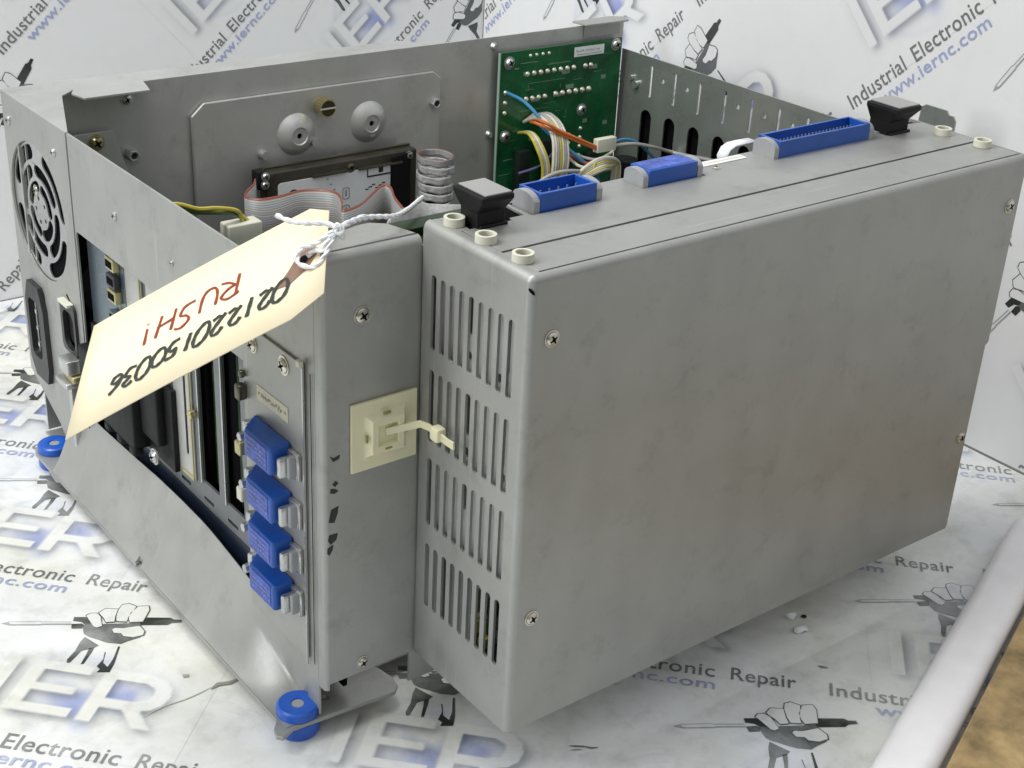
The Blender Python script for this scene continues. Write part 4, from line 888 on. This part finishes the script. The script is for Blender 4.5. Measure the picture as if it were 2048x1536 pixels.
wr([(1.25, 1.62, .52), (1.33, 1.62, .53), (1.40, 1.66, .535), (1.47, 1.70, .55)], M_WP, .004)
for k in range(7):
    wr([(1.42 + .004 * k, 1.58, .46 - .01 * k), (1.46, 1.57, .505 - .006 * k), (1.53, 1.57 - .004 * k, .535 - .005 * k), (1.60, 1.58, .528 - .006 * k), (1.655 - .004 * k, 1.60, .495), (1.66 - .005 * k, 1.60, .44)], (M_WW, M_WG, M_WY, M_WG, M_WW, M_WY, M_WG)[k], .0062)
wr([(1.48, 1.58, .40), (1.475, 1.57, .45), (1.50, 1.56, .50), (1.515, 1.56, .53)], M_WY, .005)
b = MB(); b.box(1.548, 1.628, 1.59, 1.615, .548, .592, .003); b.build('white_plug', M_IVORY, PC)
wr([(1.62, 1.60, .560), (1.70, 1.59, .558), (1.79, 1.585, .535), (1.90, 1.56, .500), (1.86, 1.2, .56)], M_WG, .006)
wr([(1.60, 1.60, .556), (1.66, 1.61, .572), (1.72, 1.60, .56), (1.80, 1.60, .50), (1.86, 1.61, .44)], M_WB, .005)
for k in range(3): wr([(1.63, 1.60, .56), (1.60, 1.59, .54), (1.52 - .02 * k, 1.58, .535 - .01 * k), (1.45, 1.66, .56)], (M_WG, M_WR, M_WW)[k], .005)
b = MB(); b.cyl((1.70, 1.62, .40), (0, 0, 1), .042, .10, 20); b.box(1.54, 1.75, 1.55, 1.66, .33, .42, .004); b.build('capacitor', M_BLACK, PC, bevel=.003)
ribbon([(.86, .56), (.93, .57), (.98, .62), (.96, .68), (.90, .70)], (.78, .86), 'white_flex', None, 0, M_WHITE)
# white flat flex behind the long header
b = MB(); b.sweep([(.845, .36, .955), (.835, .36, .985), (.845, .36, 1.002), (.862, .36, 1.009), (.89, .36, 1.010), (.93, .36, 1.009)], None, (0, 1, 0), .03); b.build('flat_flex', M_WHITE, PC, solid=.003)

# ---- far side wall with the long slots
b = MB(); hs = []
for k in range(10):
    yc = 1.742 - .1175 * k; hs.append(rrect(yc, .705, .0125, .108, .006)); 
    if k != 2: hs.append(circ(yc - .060, .720, .0075, 12))
    if k < 9: hs.append(rrect(yc + .008, .47, .054, .27, .027))
b.plate('x', 1.9, [(.52, -.10), (1.898, -.10), (1.898, .787), (.66, .787), (.645, .80), (.638, .895), (.625, .904), (.555, .904), (.545, .893), (.530, .893), (.520, .88)], hs)
b.build('slotted_side_wall', M_SIDE, PC, bevel=.001)
b = MB(); b.box(1.925, 1.94, .56, 1.89, -.09, .625); b.build('black_inner_panel', M_VOID, PC)  # black inner panel added behind the large ovals so they look black
b = MB(); b.cyl((1.899, 1.810, .682), (-1, 0, 0), .014, .012, 16); b.cyl((1.899, 1.835, .70), (-1, 0, 0), .010, .010, 16); b.build('rivet', M_ST3, PC)
# front bulkhead and floor, closing the inside
b = MB(); b.plate('y', .352, [(.0, -.095), (1.44, -.095), (1.44, .94), (.0, .94)]); b.build('bulkhead', M_ST2, PC)
b = MB(); b.box(-.15, 1.85, .50, 1.86, -.09, -.04); b.build('mainboard', M_PCBD, PC)

# ------------------------------------------------------------------ paper tag on a string
A_, B_, C_, D_ = [Vector(p) for p in [(-0.4637, 0.8543, 0.6972), (-0.6213, 0.6089, 0.5797), (-0.1132, 0.478, 1.0133), (-0.2794, 0.245, 0.9331)]]
ctr = (A_ + B_ + C_ + D_) / 4
eu = ((A_ - C_) + (B_ - D_)).normalized(); ev = ((B_ - A_) + (D_ - C_)); ev = (ev - eu * ev.dot(eu)).normalized()
# local frame: origin at the middle, u towards the far end, v towards edge B-D
def L2(p): d = Vector(p) - ctr; return (d.dot(eu), d.dot(ev))
nrm = eu.cross(ev).normalized()
if nrm.dot(Vector(cam.matrix_world.translation) - ctr) < 0: sgn = -1
else: sgn = 1
nrm = nrm * sgn
a2, b2, c2, d2 = map(L2, (A_, B_, C_, D_))
tag_e = empty('paper_tag', tuple(C_)); TI = Matrix.Translation(-C_)
top(tag_e, 'cream shipping tag reading RUSH upside down, tied with white string', 'tag')
def tb(b, name, m, parent=None, **k):
    o = _b(b, name, m, parent or tag_e, **k)
    if parent is None: o.matrix_parent_inverse = TI
    return o
def lerp(p, q, t): return (p[0] + (q[0] - p[0]) * t, p[1] + (q[1] - p[1]) * t)
outl = [a2, b2, lerp(b2, d2, .885), lerp(d2, c2, .09), lerp(d2, c2, .88), lerp(a2, c2, .925)]
cen = lerp(c2, d2, .5); hole = lerp(cen, lerp(a2, b2, .5), .085)
def tp(u, v, h=0.):
    bend = .004 * ((u / .3) ** 2) * -1
    return ctr + eu * u + ev * v + nrm * (h + bend)
def tmesh(b, tris2, h):
    pass
b = MB()
bm = b.bm; vs = [bm.verts.new((p[0], p[1], 0)) for p in outl]; bm.faces.new(vs)
for k in range(1, 14):
    u = a2[0] + (c2[0] - a2[0]) * k / 14
    bmesh.ops.bisect_plane(bm, geom=bm.verts[:] + bm.edges[:] + bm.faces[:], plane_co=(u, 0, 0), plane_no=(1, 0, 0))
for v in bm.verts: v.co = tp(v.co.x, v.co.y)
tg = tb(b, 'card', M_TAG, solid=.0022)
# reinforcement patch, hole, handwriting
def flat(pts, h, m, name, parent, th=.0006):
    b = MB(); f = b.bm.faces.new([b.bm.verts.new(tp(*p, h)) for p in pts]); o = _b(b, name, m, parent); return o
e1t = Vector((hole[0], hole[1])); 
patch = [(-.045, -.012), (-.028, -.046), (.030, -.040), (.052, .006), (.034, .050), (-.026, .040)]
inv = Vector((a2[0] - c2[0], a2[1] - c2[1])).normalized()
def pv(p): return (hole[0] + p[0], hole[1] + p[1])
flat([pv((.062, .046)), pv((.028, .052)), pv((-.012, .030)), pv((-.034, -.004)), pv((-.020, -.034)), pv((.014, -.022)), pv((.034, .012))], .0022, M_TAGP, 'reinforcement_patch', tag_e).matrix_parent_inverse = TI
b = MB(); f = b.bm.faces.new([b.bm.verts.new(tp(hole[0] + .012 * math.cos(k * PI / 8), hole[1] + .012 * math.sin(k * PI / 8), .0030)) for k in range(16)]); tb(b, 'tag_hole', M_VOID)
STR = {
 '0': [[(.5, 1), (.2, .85), (.08, .45), (.25, .05), (.55, 0), (.85, .25), (.92, .65), (.75, .95), (.5, 1), (.35, .93)]],
 '2': [[(.12, .75), (.3, .97), (.6, .98), (.75, .75), (.55, .45), (.15, .06), (.3, .16), (.55, .05), (.88, .14)]],
 '1': [[(.5, 1), (.48, .5), (.45, 0)]],
 '5': [[(.88, .98), (.4, .96), (.3, .58), (.6, .6), (.8, .38), (.62, .08), (.2, .04)]],
 '3': [[(.15, .88), (.5, 1), (.75, .8), (.4, .55), (.78, .38), (.6, .05), (.15, .1)]],
 '6': [[(.75, .98), (.35, .7), (.12, .3), (.3, .03), (.65, .06), (.75, .3), (.5, .45), (.18, .3)]],
 'R': [[(.1, 0), (.16, .98)], [(.0, .9), (.5, 1.0), (.85, .78), (.6, .52), (.2, .45)], [(.25, .46), (.55, .2), (.95, .05)]],
 'U': [[(.1, .95), (.08, .4), (.25, .05), (.6, .02), (.8, .3), (.85, .95)]],
 'S': [[(.85, .9), (.5, 1), (.2, .8), (.4, .55), (.75, .4), (.65, .08), (.15, .05)]],
 'H': [[(.1, 1), (.12, 0)], [(.85, 1), (.82, -.02)], [(.05, .45), (.92, .5)]],
 '!': [[(.5, 1.05), (.5, .25)], [(.5, .03), (.51, -.02)]]}
def handwrite(s, start, end, hgt, wid, gap, wt_, m, name, up, jit):
    """characters from start to end along the tag, `up` = direction of letter tops in (u,v)"""
    b = MB(); n = len(s); dx = (end[0] - start[0]) / n, (end[1] - start[1]) / n; L = math.hypot(*dx); d = (dx[0] / L, dx[1] / L); rn = random.Random(jit)
    for i, ch in enumerate(s):
        ox, oy = start[0] + dx[0] * i, start[1] + dx[1] * i; j = rn.uniform(-.06, .06) * hgt; sk = rn.uniform(.0, .22)
        hh = hgt * rn.uniform(.88, 1.1)
        for st in STR[ch]:
            pts = [(ox + d[0] * (p[0] * wid + sk * p[1] * hh) + up[0] * (p[1] * hh + j), oy + d[1] * (p[0] * wid + sk * p[1] * hh) + up[1] * (p[1] * hh + j)) for p in st]
            P3 = [Vector((*p, 0)) for p in pts]; Q = []
            for q in range(len(P3) - 1):
                p0 = P3[max(q - 1, 0)]; p1 = P3[q]; p2 = P3[q + 1]; p3 = P3[min(q + 2, len(P3) - 1)]
                for k in range(5): t = k / 5; Q.append(.5 * ((2 * p1) + (p2 - p0) * t + (2 * p0 - 5 * p1 + 4 * p2 - p3) * t * t + (3 * p1 - p0 - 3 * p2 + p3) * t ** 3))
            Q.append(P3[-1]); ra = []
            for q, p in enumerate(Q):
                dd = (Q[min(q + 1, len(Q) - 1)] - Q[max(q - 1, 0)]).normalized(); w_ = wt_ * (.75 + .5 * abs(dd.x * .5 + dd.y * .86)) * (1 + .15 * math.sin(q * 1.3)); s_ = Vector((-dd.y, dd.x, 0)) * w_ / 2
                ra.append([b.bm.verts.new(tp(*(p + s_)[:2], .0030)), b.bm.verts.new(tp(*(p - s_)[:2], .0030))])
            for x, y in zip(ra, ra[1:]):
                try: b.bm.faces.new((x[0], x[1], y[1], y[0]))
                except Exception: pass
    o = _b(b, name, m, tg); return o
# reading direction runs from the string end to the far end; letter tops point to edge B-D
def uvp(s, t): return lerp(lerp(c2, a2, s), lerp(d2, b2, s), t)   # s along the tag from the string end, t across from edge C-A to edge D-B
du = Vector(uvp(.5, 1)) - Vector(uvp(.5, 0)); du.normalize()
handwrite('RUSH!', uvp(.330, .31), uvp(.76, .33), .060, .052, 0, .0056, M_RED, 'red_handwriting', tuple(du), 4)
handwrite('021220150036', uvp(.125, .60), uvp(.84, .67), .048, .040, 0, .0074, M_INK, 'black_handwriting', tuple(du), 11)
# string: knot over the tag end, loop through the hole, ends over the bracket
hp = tp(*hole, .004)
def twist(b, pts):
    P = [Vector(q) for q in pts]; Q = []
    for i in range(len(P) - 1):
        p0 = P[max(i - 1, 0)]; p1 = P[i]; p2 = P[i + 1]; p3 = P[min(i + 2, len(P) - 1)]; m_ = max(3, int((p2 - p1).length / .0032))
        for k in range(m_):
            t = k / m_; Q.append(.5 * ((2 * p1) + (p2 - p0) * t + (2 * p0 - 5 * p1 + 4 * p2 - p3) * t * t + (3 * p1 - p0 - 3 * p2 + p3) * t ** 3))
    Q.append(P[-1]); up = None; A = ([], [])
    for i, q in enumerate(Q):
        d = (Q[min(i + 1, len(Q) - 1)] - Q[max(i - 1, 0)]).normalized()
        if up is None: up = d.orthogonal().normalized()
        up = (up - d * up.dot(d)).normalized(); w = d.cross(up)
        for s_ in (0, 1): a = i * .55 + s_ * PI; A[s_].append(q + .0022 * (math.cos(a) * up + math.sin(a) * w))
    for a in A: b.tube(a, .0034, 6, 0)
sg = []
for pts in [[(-0.1805, 0.3449, 1.012), (-0.1974, 0.3517, 1.0014), (-0.2129, 0.3667, 0.983), (-0.2299, 0.3864, 0.97), (-0.2452, 0.3804, 0.9525), (-0.24, 0.3644, 0.9452), (-0.2273, 0.343, 0.9501), (-0.2096, 0.3407, 0.9687), (-0.1956, 0.3427, 0.9895), (-0.1802, 0.3436, 1.0104)], [(-0.1806, 0.3429, 1.0088), (-0.1989, 0.3477, 0.9933), (-0.2087, 0.351, 0.9748), (-0.2124, 0.3715, 0.9686), (-0.2212, 0.3839, 0.9544)], [(-0.1793, 0.345, 1.0137), (-0.1961, 0.3624, 1.0199), (-0.2247, 0.3848, 1.0189), (-0.2408, 0.4111, 1.0174), (-0.2539, 0.4391, 1.0225)], [(-0.1774, 0.3446, 1.0154), (-0.1497, 0.3518, 1.0167), (-0.1164, 0.3672, 1.0155), (-0.1048, 0.3719, 1.0149)], [(-0.1779, 0.3439, 1.0138), (-0.1454, 0.35, 1.0194), (-0.0928, 0.3735, 1.0102), (-0.0292, 0.3856, 0.9969), (0.0455, 0.4544, 0.9743), (0.156, 0.5637, 0.948)]]:
    b = MB(); twist(b, pts); sg.append(tb(b, 'string', M_STRING))
b = MB()
for pts in [[(-0.1875, 0.3453, 1.0151), (-0.1829, 0.3389, 1.0221), (-0.1785, 0.3325, 1.0176), (-0.1835, 0.3312, 1.0093), (-0.1898, 0.3381, 1.0121), (-0.1858, 0.3342, 1.0222)], [(-0.1822, 0.3333, 1.0142), (-0.1761, 0.3365, 1.0043), (-0.1715, 0.3407, 0.9943), (-0.183, 0.3407, 1.0023)]]: twist(b, pts)
tb(b, 'knot', M_STRING)

# ------------------------------------------------------------------ wrapped foam tube and cardboard box at the corner
a_, b_ = Vector((.60, -.44, 0)), Vector((1.96, .085, 0))
ax_ = (b_ - a_).normalized(); side_ = Vector((ax_.y, -ax_.x, 0))
rt = .066
b = MB(); q = ax_.to_track_quat('Z', 'Y').to_matrix().to_4x4(); p0 = a_ - ax_ * .5 + side_ * rt; p0.z = ZT + rt + .003; q.translation = p0
prf = rrect(0, 0, .122, .070, .032, 7)
def barpt(k, w, r=0.): c = a_ - ax_ * .5 + side_ * .065 + ax_ * k; return c + side_ * w[0] * (1 + r) + Vector((0, 0, ZT + .041 + w[1] * (1 + r)))
prev = None
for k in range(36):
    cur = [b.bm.verts.new(barpt(k * .05, w, .012 * math.sin(k * .7 + w[0] * 30))) for w in prf]
    if prev:
        for j in range(len(prf)): b.bm.faces.new((prev[j], prev[(j + 1) % len(prf)], cur[(j + 1) % len(prf)], cur[j]))
    prev = cur
PW = mat('white_foam', (.93, .91, .91), .5, noise=.08, nscale=6)
te = empty('foam_bar', tuple(p0)); top(te, 'long white foam bar in clear wrap lying beside the brown box', 'foam bar'); TI2 = Matrix.Translation(-p0)
o = _b(b, 'core', PW, te); o.matrix_parent_inverse = TI2
WR = mat('clear_wrap', (.80, .80, .84), .10, noise=None, bump=1., fine=16, coat=.5, alpha=.12)
b = MB()
rn = random.Random(5); n = len(prf); rows = []
for k in range(110):
    r = []
    for j in range(n + 1):
        w = prf[j % n]; rr = .07 + .035 * math.sin(j * 1.1 + k * .35) * math.sin(k * .21 + 1) + .03 * rn.random()
        r.append(b.bm.verts.new(barpt(k * .0162, w, rr)))
    rows.append(r)
for x, y in zip(rows, rows[1:]):
    for j in range(n): b.bm.faces.new((x[j], x[j + 1], y[j + 1], y[j]))
o = _b(b, 'clear_wrap', WR, te); o.matrix_parent_inverse = TI2
CB = mat('cardboard', (.34, .24, .11), .75, noise=.5, nscale=11, bump=.8, fine=45)
s0 = a_ - ax_ * .4 + side_ * .140; s1 = b_ + ax_ * .3 + side_ * .140
e0 = s1 + side_ * .9; e1_ = s0 + side_ * .9; zt_ = ZT + .06
b = MB(); b.hexa([(*s0[:2], ZT + .003), (*s1[:2], ZT + .003), (*e0[:2], ZT + .003), (*e1_[:2], ZT + .003), (*s0[:2], zt_), (*s1[:2], zt_), (*e0[:2], zt_), (*e1_[:2], zt_)])
bmesh.ops.subdivide_edges(b.bm, edges=b.bm.edges[:], cuts=3, use_grid_fill=True)
o = _b(b, 'cardboard_box', CB, None, bevel=.004); top(o, 'brown cardboard box with scuffed top in the near right corner', 'box')
# torn flakes of the sheet lying on the table
def scrap(pts, z1, m, label):
    b = MB(); n = len(pts); cx_ = sum(q[0] for q in pts) / n; cy_ = sum(q[1] for q in pts) / n
    c = b.bm.verts.new((cx_, cy_, ZT + z1)); vs = [b.bm.verts.new((q[0], q[1], ZT + .0035 + (z1 * .6 if i % 3 == 0 else 0))) for i, q in enumerate(pts)]
    for i in range(n): b.bm.faces.new((c, vs[i], vs[(i + 1) % n]))
    o = _b(b, 'paper_scrap', m, None, solid=.0015); top(o, label, 'scrap', 'torn scraps on the printed sheet'); return o
def around(x, y, r, n, s): q = random.Random(s); return [(x + r * q.uniform(.6, 1.2) * math.cos(2 * PI * k / n), y + r * q.uniform(.5, 1.0) * math.sin(2 * PI * k / n)) for k in range(n)]
scrap(around(.972, .088, .019, 7, 1), .014, M_WHITE, 'white curled paper scrap nearest the grey front cover')
scrap(around(.948, .036, .020, 8, 2), .013, M_WHITE, 'white paper scrap farther from the grey front cover, beside a black chip')
scrap(around(.998, .070, .010, 6, 3), .005, M_BLACK, 'small black chip between the torn white paper scraps')
